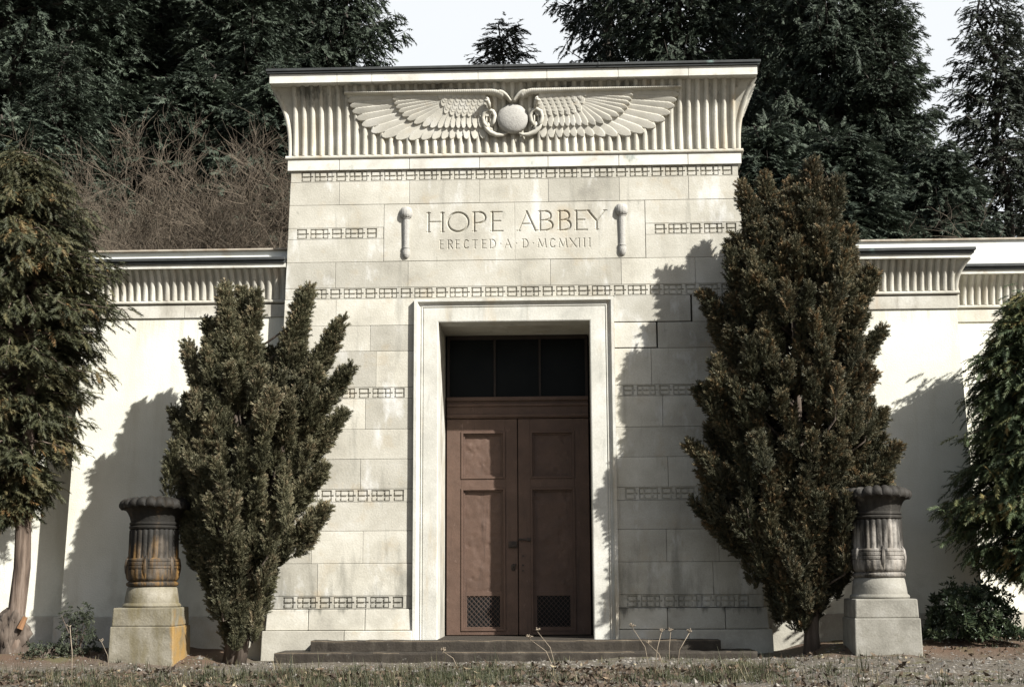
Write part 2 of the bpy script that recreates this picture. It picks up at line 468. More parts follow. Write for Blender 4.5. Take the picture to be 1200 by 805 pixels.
# core of the building, behind the facing blocks
core = MB()
for s in (-1, 1):
    x0, x1 = sorted((s*1.30, s*2.99)); x2, x3 = sorted((s*1.30, s*2.875))
    core.taper((x0, x1, .243, 6), (x2, x3, .243, 6), -.2, 6.30)
core.taper((-1.30, 1.30, .243, 6), (-1.30, 1.30, .243, 6), 4.40, 6.30)
core.box(-1.30, 1.30, 1.6, 6, -.2, 4.40)
core.box(-2.86, 2.86, .1, 5.9, 6.30, 7.23)
core.build('masonry_core', m_stone, mau)

# plinth
for s in (-1, 1):
    mb = MB()
    for z0, z1, o, h, js in ((-.25, .328, .075, 3.125, (2.1,)), (.328, .585, .03, 3.075, (1.85, 2.55))):
        ed = [DO]+list(js)+[h]
        for i in range(len(ed)-1):
            last = i == len(ed)-2
            a, b = ed[i]+.003, ed[i+1]-(0 if last else .003)
            bt = b-(.016 if last else 0)
            P = lambda u, v: tuple(sorted((s*u, s*v)))
            mb.taper(P(a, b)+(-o-.01, .3), P(a, bt)+(-o, .3), z0, z1-.006, rnd.random())
    mb.build('plinth', m_plinth, mau, bevel=.008)


# fret bands
def fret(xa, xb, z0, z1, start):
    """pierced fret band: recess with raised blocks.  start = x where a narrow cell begins"""
    m = MB(); y = 0.0; d = .020; H = z1-z0
    m.box(xa, xb, d, .25, z0, z1, .4)
    def bx(a, b, u, v):
        a = max(a, xa); b = min(b, xb)
        if b-a > .004: m.box(a, b, y, d+.002, z1-v*H, z1-u*H, .5+rnd.uniform(-.15, .15))
    per = .452
    k0 = int(math.floor((xa-start)/per))-1; k1 = int(math.ceil((xb-start)/per))+1
    bx(xa, xb, 0.0, .055); bx(xa, xb, .955, 1.0)
    cells = []
    for k in range(k0, k1):
        x = start+k*per
        cells.append((x, x+.131, [(.02, .110)]))
        cells.append((x+.175, x+.406, [(.013, .056), (.078, .150), (.177, .220)]))
    cells = [c for c in cells if c[0] >= xa-.005 and c[1] <= xb+.005]
    prev = xa
    for i, (a, b, bl) in enumerate(cells):
        # pier between the cells, with a slit at mid height
        if a-prev > .002:
            bx(prev, a, .055, .44); bx(prev, a, .56, .955)
            if i == 0 or a-prev > .06: bx(prev, a, .44, .56)
            else: bx(prev+(a-prev)*.55, a, .44, .56)
        for u, v in bl:
            bx(a+u, a+v, .165, .455); bx(a+u, a+v, .60, .885)
        prev = b
    if xb-prev > .002: bx(prev, xb, .055, .955)
    return m.build('fret_band', m_stone, mau)


fret(-hw(6.08)+.005, hw(6.08)-.005, 6.009, 6.153, -2.747)
fret(-hw(5.32)+.005, -1.672, 5.252, 5.394, -2.79)
fret(1.686, hw(5.32)-.005, 5.252, 5.394, 1.80)
fret(-hw(4.53)+.005, hw(4.53)-.005, 4.465, 4.605, -2.80)
for z0, z1 in ((3.187, 3.324), (1.892, 2.048), (.587, .738)):
    fret(-hw(z1)+.005, -DO-.003, z0, z1, -2.87)
    fret(DO+.003, hw(z1)-.005, z0, z1, 1.36)

# ---- inscription
def arc(cx, cy, rx, ry, a0, a1, n=16):
    return [(cx+rx*math.cos(R(a0+(a1-a0)*i/n)), cy+ry*math.sin(R(a0+(a1-a0)*i/n))) for i in range(n+1)]


GL = {   # strokes: (thickness class, polyline) in a unit box
 'H': [(1, [(.06, 0), (.06, 1)]), (1, [(.94, 0), (.94, 1)]), (0, [(.06, .53), (.94, .53)])],
 'O': [(1, arc(.5, .5, .5, .5, 0, 360, 40))],
 'P': [(1, [(.1, 0), (.1, 1)]), (0, [(.1, 1), (.5, 1)]), (1, [(.5, 1)]+arc(.5, .72, .46, .28, 90, -90)+[(.5, .44)]), (0, [(.1, .44), (.5, .44)])],
 'E': [(1, [(.1, 0), (.1, 1)]), (0, [(.1, 1), (.92, 1)]), (0, [(.1, .53), (.8, .53)]), (0, [(.1, 0), (1, 0)])],
 'A': [(0, [(.03, 0), (.48, 1)]), (1, [(.48, 1), (.95, 0)]), (0, [(.2, .36), (.78, .36)])],
 'B': [(1, [(.1, 0), (.1, 1)]), (0, [(.1, 1), (.5, 1)]), (1, arc(.5, .765, .36, .235, 90, -90)), (0, [(.1, .53), (.5, .53)]), (1, arc(.52, .265, .45, .265, 90, -90)), (0, [(.1, 0), (.52, 0)])],
 'Y': [(1, [(.03, 1), (.5, .46)]), (0, [(.97, 1), (.5, .46)]), (1, [(.5, .46), (.5, 0)])],
 'R': [(1, [(.1, 0), (.1, 1)]), (0, [(.1, 1), (.5, 1)]), (1, arc(.5, .75, .4, .25, 90, -90)), (0, [(.1, .5), (.5, .5)]), (1, [(.45, .5), (1, 0)])],
 'C': [(1, arc(.55, .5, .5, .5, 48, 312, 24))],
 'T': [(1, [(.5, 0), (.5, 1)]), (0, [(.02, 1), (.98, 1)])],
 'D': [(1, [(.1, 0), (.1, 1)]), (0, [(.1, 1), (.45, 1)]), (1, arc(.45, .5, .52, .5, 90, -90, 20)), (0, [(.1, 0), (.45, 0)])],
 'M': [(0, [(.02, 0), (.14, 1)]), (1, [(.14, 1), (.5, .1)]), (0, [(.5, .1), (.86, 1)]), (1, [(.86, 1), (.98, 0)])],
 'X': [(1, [(.03, 1), (.97, 0)]), (0, [(.97, 1), (.03, 0)])],
 'I': [(1, [(.5, 0), (.5, 1)])],
}
SER = {'H': [(.06, 0), (.06, 1), (.94, 0), (.94, 1)], 'P': [(.1, 0), (.1, 1)], 'E': [(.1, 0), (.1, 1)], 'A': [(.03, 0), (.95, 0)], 'B': [(.1, 0), (.1, 1)],
       'Y': [(.03, 1), (.97, 1), (.5, 0)], 'R': [(.1, 0), (.1, 1)], 'T': [(.5, 0)], 'D': [(.1, 0), (.1, 1)], 'M': [(.02, 0), (.98, 0)], 'X': [(.03, 1), (.97, 1), (.03, 0), (.97, 0)], 'I': [(.5, 0), (.5, 1)]}


def tx(v): return -1.093+(480+v/4.615-502)*.01094


segs = []                                               # x0,z0,x1,z1,half width
def word(chars, zb, ht, wm, wt, ser):
    for ch, a, b in chars:
        x0, x1 = tx(a), tx(b)
        if ch == '.':
            segs.append(((x0+x1)/2, zb+ht*.5, (x0+x1)/2+.001, zb+ht*.5, wm)); continue
        W = x1-x0
        for k, pl in GL[ch]:
            hwid = wm if k else wt
            for p, q in zip(pl[:-1], pl[1:]):
                segs.append((x0+p[0]*W, zb+p[1]*ht, x0+q[0]*W, zb+q[1]*ht, hwid))
        for sx, sz in SER.get(ch, []):
            segs.append((x0+sx*W-ser, zb+sz*ht, x0+sx*W+ser, zb+sz*ht, wt*.8))


word([('H', 97, 182), ('O', 207, 318), ('P', 343, 413), ('E', 442, 505), ('A', 587, 685), ('B', 698, 775), ('B', 805, 872), ('E', 895, 960), ('Y', 962, 1060)], 5.325, .25, .0165, .0105, .024)
word([('E', 165, 185), ('R', 207, 232), ('E', 250, 272), ('C', 292, 320), ('T', 338, 368), ('E', 392, 415), ('D', 432, 465), ('.', 488, 496), ('A', 513, 550), ('.', 574, 582),
      ('D', 610, 640), ('.', 664, 672), ('M', 693, 738), ('C', 757, 787), ('M', 805, 850), ('X', 865, 900), ('I', 905, 925), ('I', 933, 953), ('I', 962, 982)], 5.103, .108, .009, .0062, .011)
segs.append((.014, 4.94, .014, 5.71, .004))
px_ = np.arange(-1.666, 1.6801, .0045); pz_ = np.linspace(4.947, 5.699, 168)
PX, PZ = np.meshgrid(px_, pz_, indexing='ij')
D = np.zeros_like(PX)
for x0, z0, x1, z1, hh in segs:
    i0 = np.searchsorted(px_, min(x0, x1)-.03); i1 = np.searchsorted(px_, max(x0, x1)+.03)
    X = PX[i0:i1]; Z = PZ[i0:i1]
    dx, dz = x1-x0, z1-z0; q = max(dx*dx+dz*dz, 1e-12)
    t = np.clip(((X-x0)*dx+(Z-z0)*dz)/q, 0, 1)
    dist = np.hypot(X-x0-t*dx, Z-z0-t*dz)
    D[i0:i1] = np.maximum(D[i0:i1], np.clip(1-dist/hh, 0, 1)*hh*1.7)
PY = -.001+D
PY[:, 0] = .01; PY[:, -1] = .01; PY[0] = .01; PY[-1] = .01
ip = grid_obj('inscription_panel', np.stack([PX, PY, PZ], -1), m_stone, mau, smooth=False)
tag(ip, 'stone panel cut with HOPE ABBEY ERECTED A D MCMXIII')

# ---- torch reliefs
for tx_ in (-1.378, 1.385):
    m = MB()
    zt = 5.66; Lh = .69
    prof = [(.002, zt-Lh), (.020, zt-Lh+.01), (.036, zt-Lh+.03), (.045, zt-Lh+.07), (.046, zt-Lh+.115), (.042, zt-Lh+.135), (.046, zt-Lh+.14), (.046, zt-Lh+.155), (.036, zt-Lh+.16), (.037, zt-Lh+.3),
            (.040, zt-.2), (.040, zt-.165), (.047, zt-.16), (.047, zt-.148), (.058, zt-.142), (.060, zt-.132), (.064, zt-.128), (.070, zt-.10), (.069, zt-.06), (.056, zt-.02), (.034, zt-.004), (.003, zt)]
    m.lathe([(r*1.16, z) for r, z in prof], (tx_, .004, 0), 40, .9, lambda r, z, a, i: (r*(1+.05*math.cos(a*14)), z))
    m.build('torch_relief', m_disk, mau, smooth=True, angle=50)

# ---- frieze course and roll moulding
mb = MB()
ed = [-2.925, -2.25, -1.34, -.433, .448, 1.358, 2.242, 2.925]
for a, b in zip(ed[:-1], ed[1:]):
    mb.box(a+.003, b-.003, -.028, .26, 6.157, 6.300, rnd.random())
mb.build('frieze_course', m_fascia, mau, bevel=.004)
mb = MB()
r_ = .028
ring = [(-2.93, -.03), (2.93, -.03)]
mb.tube([(-2.93, 5, 6.328), (-2.93, -.022, 6.328)], r_, 12)
mb.tube([(-2.95, -.022, 6.328), (2.95, -.022, 6.328)], r_, 12)
mb.tube([(2.93, -.022, 6.328), (2.93, 5, 6.328)], r_, 12)
mb.build('roll_moulding', m_corn, mau, smooth=True, angle=50)


# ---- cavetto cornices
def cavetto(half, z0, z1, proj, pitch_, rib, name, material, parent, y0, mode='both', xr=None, deep=5, side=1.0, power=2.3):
    """reeded quarter-hollow cornice; front along x, sides mitred.  xr=(xa, xb) for the straight run, mode says which ends flare"""
    xa, xb = xr if xr else (-half, half)
    nz_ = 14
    tt = np.linspace(0, 1, nz_)
    prof = [(proj*max(0, (t-.02))**power, z0+(z1-z0)*t) for t in tt]
    m = MB()
    le = mode in ('both', 'left'); re_ = mode in ('both', 'right')
    for (o0, za), (o1, zb) in zip(prof[:-1], prof[1:]):
        l0, l1 = (xa-o0*side if le else xa), (xa-o1*side if le else xa)
        r0, r1 = (xb+o0*side if re_ else xb), (xb+o1*side if re_ else xb)
        m.face([(l0, y0-o0, za), (r0, y0-o0, za), (r1, y0-o1, zb), (l1, y0-o1, zb)], .3)
        if le: m.face([(l0, y0+deep, za), (l0, y0-o0, za), (l1, y0-o1, zb), (l1, y0+deep, zb)], .3)
        if re_: m.face([(r0, y0-o0, za), (r0, y0+deep, za), (r1, y0+deep, zb), (r1, y0-o1, zb)], .3)
    n = int(round((xb-xa)/pitch_)); pt = (xb-xa)/n
    hs = 7
    def ribs(base, axis, tone):
        # base(o) -> centre point of rib; half-ellipse section
        rows_ = []
        for o, z in prof:
            rows_.append([base(o, z, math.cos(math.pi*k/(hs-1))*pt*rib/2, math.sin(math.pi*k/(hs-1))*pt*.42) for k in range(hs)])
        for a, b in zip(rows_[:-1], rows_[1:]):
            for k in range(hs-1):
                m.face([a[k], a[k+1], b[k+1], b[k]][::-1], tone)
    for i in range(n):
        x = xa+(i+.5)*pt
        ribs(lambda o, z, u, v, x=x: (x+u, y0-o-v, z), 0, .5+rnd.uniform(-.3, .3))
    ns = int(deep/pt)
    for s, on in ((-1, le), (1, re_)):
        if not on: continue
        X = xa if s < 0 else xb
        ribs(lambda o, z, u, v: (X+s*o*side+u*.8+s*v*.3, y0-o-v*.6, z), 0, .5)
        for i in range(min(ns, 12)):
            ribs(lambda o, z, u, v, yy=y0+(i+.5)*pt: (X+s*(o*side+v), yy+u*s, z), 1, .5)
    o = m.build(name, material, parent, smooth=True, angle=40)
    return o


CT = 7.235
cavetto(2.885, 6.352, CT, .19, .1125, .63, 'cavetto_cornice', m_corn, mau, -.0, side=1.22, power=2.6)
mb = MB()
for a, b in zip([-3.125, -2.25, -1.8, -.433, .448, 1.358, 2.25], [-2.25, -1.8, -.433, .448, 1.358, 2.25, 3.125]):
    mb.box(a+.002, b-.002, -.325, 5.5, CT+.001, CT+.122, rnd.random())
mb.build('fascia', m_fascia, mau, bevel=.004)
mb = MB()
mb.box(-3.15, 3.15, -.352, 5.6, CT+.124, CT+.15)
mb.box(-3.165, 3.165, -.368, 5.65, CT+.152, CT+.186)
for x in (-2.05, -.1, 1.1): mb.box(x, x+.03, -.372, 5.66, CT+.15, CT+.19)
mb.build('roof_coping', m_lead, mau, bevel=.005)


def cav_y(z):
    t = np.clip((z-6.352)/(CT-6.352), 0, 1)
    return -.19*np.maximum(0, t-.02)**2.6


# ---- winged sun disk (one relief: two wings, disk, two cobras)
wd = bpy.data.objects.new('winged_disk', None); C.objects.link(wd); wd.parent = mau
SC = 90.8
ZD = 6.782                                            # height of the disk centre


def wpt(px, py):                                       # relief drawing units (survey pixels from the disk centre) -> metres
    return (px-602)/SC, ZD-(py-(136-(px-602)*.0178))/88.5


R1 = [((407, 111), (520, 110)), ((408, 116), (520, 112)), ((410.5, 121.7), (520, 114)), ((413, 128), (522, 116.5)), ((418, 135.5), (523, 119)), ((424, 143), (524, 121)),
      ((435, 150.5), (526, 123)), ((448, 156), (527, 126)), ((464, 158.5), (528, 129)), ((480, 159.3), (529, 130)), ((494.5, 159.3), (532, 131)), ((507.5, 159), (533, 133)),
      ((519, 159), (535, 134)), ((529, 159), (539, 134)), ((538, 159), (544, 134)), ((547, 159), (550, 134)), ((557, 159), (558, 134)), ((567, 158.5), (566, 134))]
R2 = [((461, 111), (524, 109.5)), ((461.5, 115.3), (524, 111.5)), ((463, 119.8), (524, 113.5)), ((465, 124), (524, 115.5)), ((468, 128.5), (524, 117.5)), ((472, 133), (524, 119)), ((478, 137.5), (525, 121)),
      ((486, 141.5), (526, 122)), ((496, 145), (527, 123)), ((505.5, 146.5), (528, 124)), ((514.5, 147), (531, 124)), ((523, 147), (534, 124)), ((530.5, 147), (538, 124)), ((537.5, 147), (542, 124)),
      ((544, 147), (547, 124)), ((551, 147), (552, 124)), ((558, 147), (558, 124)), ((565, 146.5), (565, 124))]
W1 = [1.06*q for q in [3.0, 3.2, 3.3, 3.7, 4.2, 4.5, 4.8, 5.2, 5.4, 5.4, 5.2, 4.8, 4.8, 4.6, 4.6, 4.8, 5.0, 5.0]]
W2 = [1.06*q for q in [2.4, 2.5, 2.5, 2.6, 2.8, 3.0, 3.3, 3.6, 3.9, 4.0, 4.0, 3.9, 3.7, 3.6, 3.6, 3.7, 3.7, 3.7]]
gx = np.arange(-2.2, .03, .0055); gz = np.arange(6.44, 7.16, .0055)
WX, WZ = np.meshgrid(gx, gz, indexing='ij')
Hh = np.zeros_like(WX)


def feather(tip, root, w_, base, lift, rise=.003, under=False):
    global Hh
    a = np.array(wpt(*root)); b = np.array(wpt(*tip)); w_ = w_*(1.2 if under else .93)/SC
    d = b-a; Ln = np.hypot(*d); d = d/Ln
    u = (WX-a[0])*d[0]+(WZ-a[1])*d[1]; v = (WX-a[0])*(-d[1])+(WZ-a[1])*d[0]
    e = np.clip((Ln-u)/(w_*2.6), 0, 1)
    half = w_*np.sqrt(np.clip(1-(1-e)**2, 0, 1))*np.where(u < Ln*.3, .75+.25*u/(Ln*.3), 1)
    ins = (u > 0) & (u < Ln) & (np.abs(v) < half)
    # v > 0 is the upper edge: each feather tilts so the lower edge stands proud of the next one down
    prof = base+rise*(1-(v/w_)**2)+lift*(-v/w_)*np.sign(1)+.010*np.clip(u/Ln, 0, 1)
    if under: prof = base-.020+0*u
    Hh = np.where(ins, np.maximum(Hh, prof), Hh)


for i, ((t, r0), ww) in enumerate(zip(R1, W1)): feather((t[0]+2, t[1]-.5), r0, ww, .030, 0, under=True)
for i, ((t, r0), ww) in enumerate(zip(R2, W2)): feather((t[0]+2, t[1]-.5), r0, ww, .056, 0, under=True)
for i, ((t, r0), ww) in enumerate(zip(R1, W1)): feather(t, r0, ww, .030+.0004*(len(R1)-i), .007)
for i, ((t, r0), ww) in enumerate(zip(R2, W2)): feather(t, r0, ww, .056+.0004*(len(R2)-i), .007)
for row in range(6):                                    # covert scales
    for k in range(8):
        tx0 = 523+k*6.9+(row % 2)*3.4-(row*1.6); ty0 = 134.5-row*4.0-(3.5 if k == 0 else (1.5 if k == 1 else 0))
        if tx0 > 572 or tx0 < 512: continue
        feather((tx0, ty0), (tx0+3, ty0-10), 4.2, .068+.0006*row, .003, .002)
# leading edge
for i in range(80):
    f = i/79; cx_, cz_ = wpt(407+f*183, 108.6-1.2*f+ (0 if f < .93 else ((f-.93)/.07)**2*3.5))
    rr = (1.2+1.8*f)/SC
    q = np.clip(1-((WX-cx_)**2/(.03**2)+(WZ-cz_)**2/rr**2), 0, 1)
    Hh = np.where(q > 0, np.maximum(Hh, .072+.02*f+.025*np.sqrt(q)), Hh)
for i in range(14):
    f = i/13; cx_, cz_ = wpt(588+f*11.5, 108.5+f*f*8)
    rr = (3.2-1.6*f)/SC
    q = np.clip(1-((WX-cx_)**2+(WZ-cz_)**2)/rr**2, 0, 1)
    Hh = np.where(q > 0, np.maximum(Hh, .085+.03*np.sqrt(q)), Hh)
keep = (Hh[:-1, :-1] > 0) | (Hh[1:, :-1] > 0) | (Hh[1:, 1:] > 0) | (Hh[:-1, 1:] > 0)
WY = cav_y(WZ)-.012-Hh
WY = np.where(Hh > 0, WY, cav_y(WZ)+.02)
P = np.stack([WX, WY, WZ], -1)
grid_obj('carved_wing', P, m_relief, wd, keep)
P2 = P.copy(); P2[..., 0] *= -1
grid_obj('carved_wing', P2[::-1], m_relief, wd, keep[::-1])
m = MB()
yd = float(cav_y(np.array(ZD)))
prof = [(.198, 0)]+[(.198*math.cos(R(a)), .03+.075*math.sin(R(a))) for a in range(0, 90, 8)]+[(.004, .105)]
m.lathe(prof, (0, 0, 0), 48)
m.v = [(x, yd-.05-z, ZD+y) for x, y, z in m.v]
m.f = [tuple(reversed(f)) for f in m.f]
m.build('sun_disk', m_disk, wd, smooth=True, angle=50)
for s in (-1, 1):
    m = MB()
    def cp(px, py, o):
        x, z = wpt(px, py); return (-s*x, float(cav_y(np.array(z)))-o, z)
    # hood loop
    loop = [(583, 150), (578.5, 145), (576, 139), (567.5+.2, 133), (567.3, 136), (569, 129), (574, 126.3), (579, 128), (581.5, 133), (580, 139), (577.5, 144)]
    loop = [(572, 146), (568.5, 141), (567.2, 135), (569, 129), (574, 126.2), (579, 128), (581.3, 133), (580, 139), (577.5, 144.5)]
    m.tube([cp(a, b, .085) for a, b in loop], [.026, .026, .026, .026, .026, .026, .026, .024, .02], 10)
    # tail sweeping under the disk
    tail = [(568.5, 141), (571, 147), (576, 152), (583, 155), (590, 155), (596, 152.5)]
    m.tube([cp(a, b, .08) for a, b in tail], [.022, .03, .034, .03, .022, .01], 10)
    for a, b in ((571.5, 137), (576.5, 137)):
        m.tube([cp(a, b-4, .075), cp(a, b+9, .075)], [.008, .011], 8)
    # filled lower hood
    m.tube([cp(574, 140, .05), cp(575, 150, .06)], [.02, .05], 10)
    # head
    m.tube([cp(575.5, 126, .10), cp(574.5, 121, .13), cp(573, 117.5, .15), cp(569.5, 119.5, .16)], [.016, .028, .034, .016], 10)
    m.tube([cp(573.5, 117, .15), cp(572.5, 114.5, .14)], [.024, .01], 8)
    m.build('cobra', m_relief, wd, smooth=True)

# ---- door surround, swept round the opening with mitred corners
OPH, OPZ = .957, 4.146
sp = [(0, .30), (0, -.018), (.012, -.024), (.185, -.024), (.192, -.014), (.198, -.014), (.205, -.028), (.215, -.028), (.222, -.016), (.245, -.03), (.262, -.058), (.268, -.066), (.305, -.066), (.305, .06)]
mb = MB()
path = lambda u: [(-OPH-u*(1.0), -.05), (-OPH-u+.0, OPZ+u*.96), (OPH+u, OPZ+u*.96), (OPH+u, -.05)]
for (u0, y0), (u1, y1) in zip(sp[:-1], sp[1:]):
    A = path(u0); B = path(u1)
    for i in range(3):
        mb.face([(A[i][0], y0, A[i][1]), (A[i+1][0], y0, A[i+1][1]), (B[i+1][0], y1, B[i+1][1]), (B[i][0], y1, B[i][1])], .5)
mb.build('door_surround', m_surround, mau)
mb = MB()                                               # deep reveals and soffit
for s in (-1, 1):
    a, b = sorted((s*(OPH+.003), s*1.30)); mb.box(a, b, .30, 1.6, -.1, 4.40, .4)
mb.box(-OPH, OPH, .30, 1.6, OPZ, 4.40, .3)
mb.build('door_reveal', m_stone, mau)
mb = MB(); mb.box(-OPH, OPH, -.05, 1.6, -.1, .216); mb.build('threshold', m_step, mau, bevel=.01)

# ---- doors
DY = 1.0
for s in (-1, 1):
    m = MB()
    X = lambda a, b: tuple(sorted((s*a, s*b)))
    def bx(a, b, y0, y1, z0, z1): q = X(a, b); m.box(q[0], q[1], y0, y1, z0, z1)
    x_in, x_out = .006, .935
    pl, pr = .165, .745                               # panel span
    bx(x_in, x_out, DY+.05, DY+.09, .225, 3.02)        # back sheet
    bx(x_in, pl, DY, DY+.052, .225, 3.02); bx(pr, x_out, DY, DY+.052, .225, 3.02)   # stiles
    bx(pl, pr, DY, DY+.052, 2.86, 3.02); bx(pl, pr, DY, DY+.052, 2.115, 2.235); bx(pl, pr, DY, DY+.052, .225, .275)
    door = m.build('door_leaf', m_door, mau, bevel=.004)
    m = MB()
    for z0, z1 in ((2.235, 2.86), (.275, 2.115)):
        for o, t_, yy in ((0, .028, DY-.012), (.028, .022, DY+.02)):
            bx(pl+o, pl+o+t_, yy, DY+.051, z0+o, z1-o); bx(pr-o-t_, pr-o, yy, DY+.051, z0+o, z1-o)
            bx(pl+o+t_, pr-o-t_, yy, DY+.051, z0+o, z0+o+t_); bx(pl+o+t_, pr-o-t_, yy, DY+.051, z1-o-t_, z1-o)
    # plate carrying the vent, with its opening
    bx(pl+.05, pr-.05, DY+.028, DY+.05, .72, .775); bx(pl+.05, pl+.075, DY+.028, DY+.05, .325, .72); bx(pr-.075, pr-.05, DY+.028, DY+.05, .325, .72); 
    m.build('panel_moulding', m_door, door, bevel=.003)
    # sheet-metal panels, dented
    for z0, z1 in ((2.285, 2.81), (.775, 2.065)):
        nx, nn = 36, int((z1-z0)/.016)
        A, B = np.meshgrid(np.linspace(pl+.05, pr-.05, nx), np.linspace(z0, z1, nn), indexing='ij')
        dent = .010*vnoise(A*s, B, 7, 21+int(z0*10))+.006*vnoise(A*s, B, 17, 22)
        dr = np.random.default_rng(5+int(z0*10)+s)
        for _ in range(16):
            ca, cb, cr = dr.uniform(pl+.08, pr-.08), dr.uniform(z0, z1), dr.uniform(.012, .03)
            dent -= dr.choice([1, -1])*.008*np.exp(-((A-ca)**2+(B-cb)**2)/cr**2)
        PP = np.stack([s*A, DY+.043+dent, B], -1)
        if s < 0: PP = PP[::-1]
        grid_obj('panel', PP, m_door, door)
    # vent
    m = MB(); bx(pl+.075, pr-.075, DY+.044, DY+.049, .325, .72); vent = m.build('vent', m_dark, door)  # flat black sheet paints the darkness behind the grille
    m = MB()
    va, vb = pl+.075, pr-.075; zz0, zz1 = .325, .72
    nxm, nzm = 14, 12
    px2 = (vb-va)/nxm; pz2 = (zz1-zz0)/nzm
    for i in range(nxm):                              # expanded metal: zigzag strands meeting their mirror images
        xc = va+(i+.5)*px2; sg = 1 if i % 2 else -1
        m.tube([(s*(xc+sg*(.46 if j % 2 else -.46)*px2), DY+.03, zz0+j*pz2) for j in range(nzm+1)], .0032, 4, caps=False)
    m.build('grille', m_door, vent)
    m = MB()
    if s < 0:
        bx(.01, .125, DY-.02, DY-.001, 1.335, 1.42); bx(.02, .115, DY-.045, DY-.02, 1.35, 1.375)
        m.build('latch', m_metal, door, bevel=.003); m = MB()
        m.tube([(-.065, DY, 1.09), (-.065, DY-.03, 1.09), (-.045, DY-.05, 1.10), (-.03, DY-.05, 1.13)], .012, 8)
        m.lathe([(.028, 0), (.03, .008), (.02, .014)], (0, 0, 0), 16)
        k = len(m.v)-48
        m.v[k:] = [(-.065+x, DY-z, 1.085+y*1.6) for x, y, z in m.v[k:]]
        m.build('door_handle', m_metal, door)
    else:
        bx(.0, .16, DY-.028, DY-.001, 1.43, 1.455); bx(.12, .165, DY-.035, DY-.001, 1.42, 1.465)
        m.build('latch', m_metal, door, bevel=.003)
        for z in (1.03, 1.10, 1.22): m = MB(); bx(.05, .075, DY-.012, DY+.001, z, z+.022); m.build('bolt', m_metal, door)
mb = MB()
mb.box(-.936, .936, DY-.004, DY+.09, 3.03, 3.30); mb.box(-.936, .936, DY-.03, DY-.002, 3.045, 3.085); mb.box(-.936, .936, DY-.035, DY-.002, 3.19, 3.225); mb.box(-.936, .936, DY-.05, DY-.002, 3.262, 3.312)
mb.build('transom_bar', m_door, mau, bevel=.005)
mb = MB()
for a, b in ((-.936, -.90), (.90, .936)): mb.box(a, b, DY+.01, DY+.1, 3.314, 4.143)
mb.box(-.90, .90, DY+.01, DY+.1, 4.09, 4.143)
for x in (-.30, .30): mb.box(x-.014, x+.014, DY+.02, DY+.09, 3.314, 4.09)
fr = mb.build('transom_window', m_frame, mau)
mb = MB(); mb.box(-.90, .90, DY+.06, DY+.07, 3.314, 4.09); mb.build('pane', m_glass, fr)
mb = MB(); mb.box(-.955, .955, DY+.1, DY+.14, .22, 4.14); mb.build('interior_shade_sheet', m_dark, mau)  # added black sheet, painted as the unlit interior behind doors and transom

# ---- steps
def rough_slab(name, x0, x1, y0, y1, z0, z1, mt, parent, seed, label=None):
    nx = int((x1-x0)/.05)
    A = np.linspace(x0, x1, nx)
    r1 = vnoise(A, A*0, 3, seed)*.016+vnoise(A, A*0, 14, seed+1)*.014
    r2 = vnoise(A, A*0+5, 3, seed)*.008+vnoise(A, A*0+5, 11, seed+1)*.012
    pr_ = [(y1, z0), (y0, z0), (y0+.002, z1-.022), (y0+.010, z1-.005), (y0+.024, z1), (y1, z1)]
    P = np.zeros((len(pr_), nx, 3))
    for i, (y, z) in enumerate(pr_):
        P[i, :, 0] = A; P[i, :, 1] = y+(r1 if 0 < i < 5 else 0); P[i, :, 2] = z+(r2 if i >= 2 else 0)
    V = P.reshape(-1, 3); idx = np.arange(len(V)).reshape(len(pr_), nx); F = []
    for i in range(len(pr_)-1):
        for j in range(nx-1): F.append((idx[i, j], idx[i, j+1], idx[i+1, j+1], idx[i+1, j]))
    F.append(tuple(idx[:, 0])); F.append(tuple(reversed(idx[:, -1])))
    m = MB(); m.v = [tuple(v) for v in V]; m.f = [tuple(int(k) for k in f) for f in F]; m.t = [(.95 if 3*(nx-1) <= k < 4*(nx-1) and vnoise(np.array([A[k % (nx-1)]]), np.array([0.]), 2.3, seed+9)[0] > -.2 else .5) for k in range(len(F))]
    return m.build(name, mt, parent)


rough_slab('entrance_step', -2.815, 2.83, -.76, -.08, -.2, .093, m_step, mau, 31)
rough_slab('entrance_step', -2.447, 2.447, -.41, -.04, .09, .212, m_step, mau, 35)


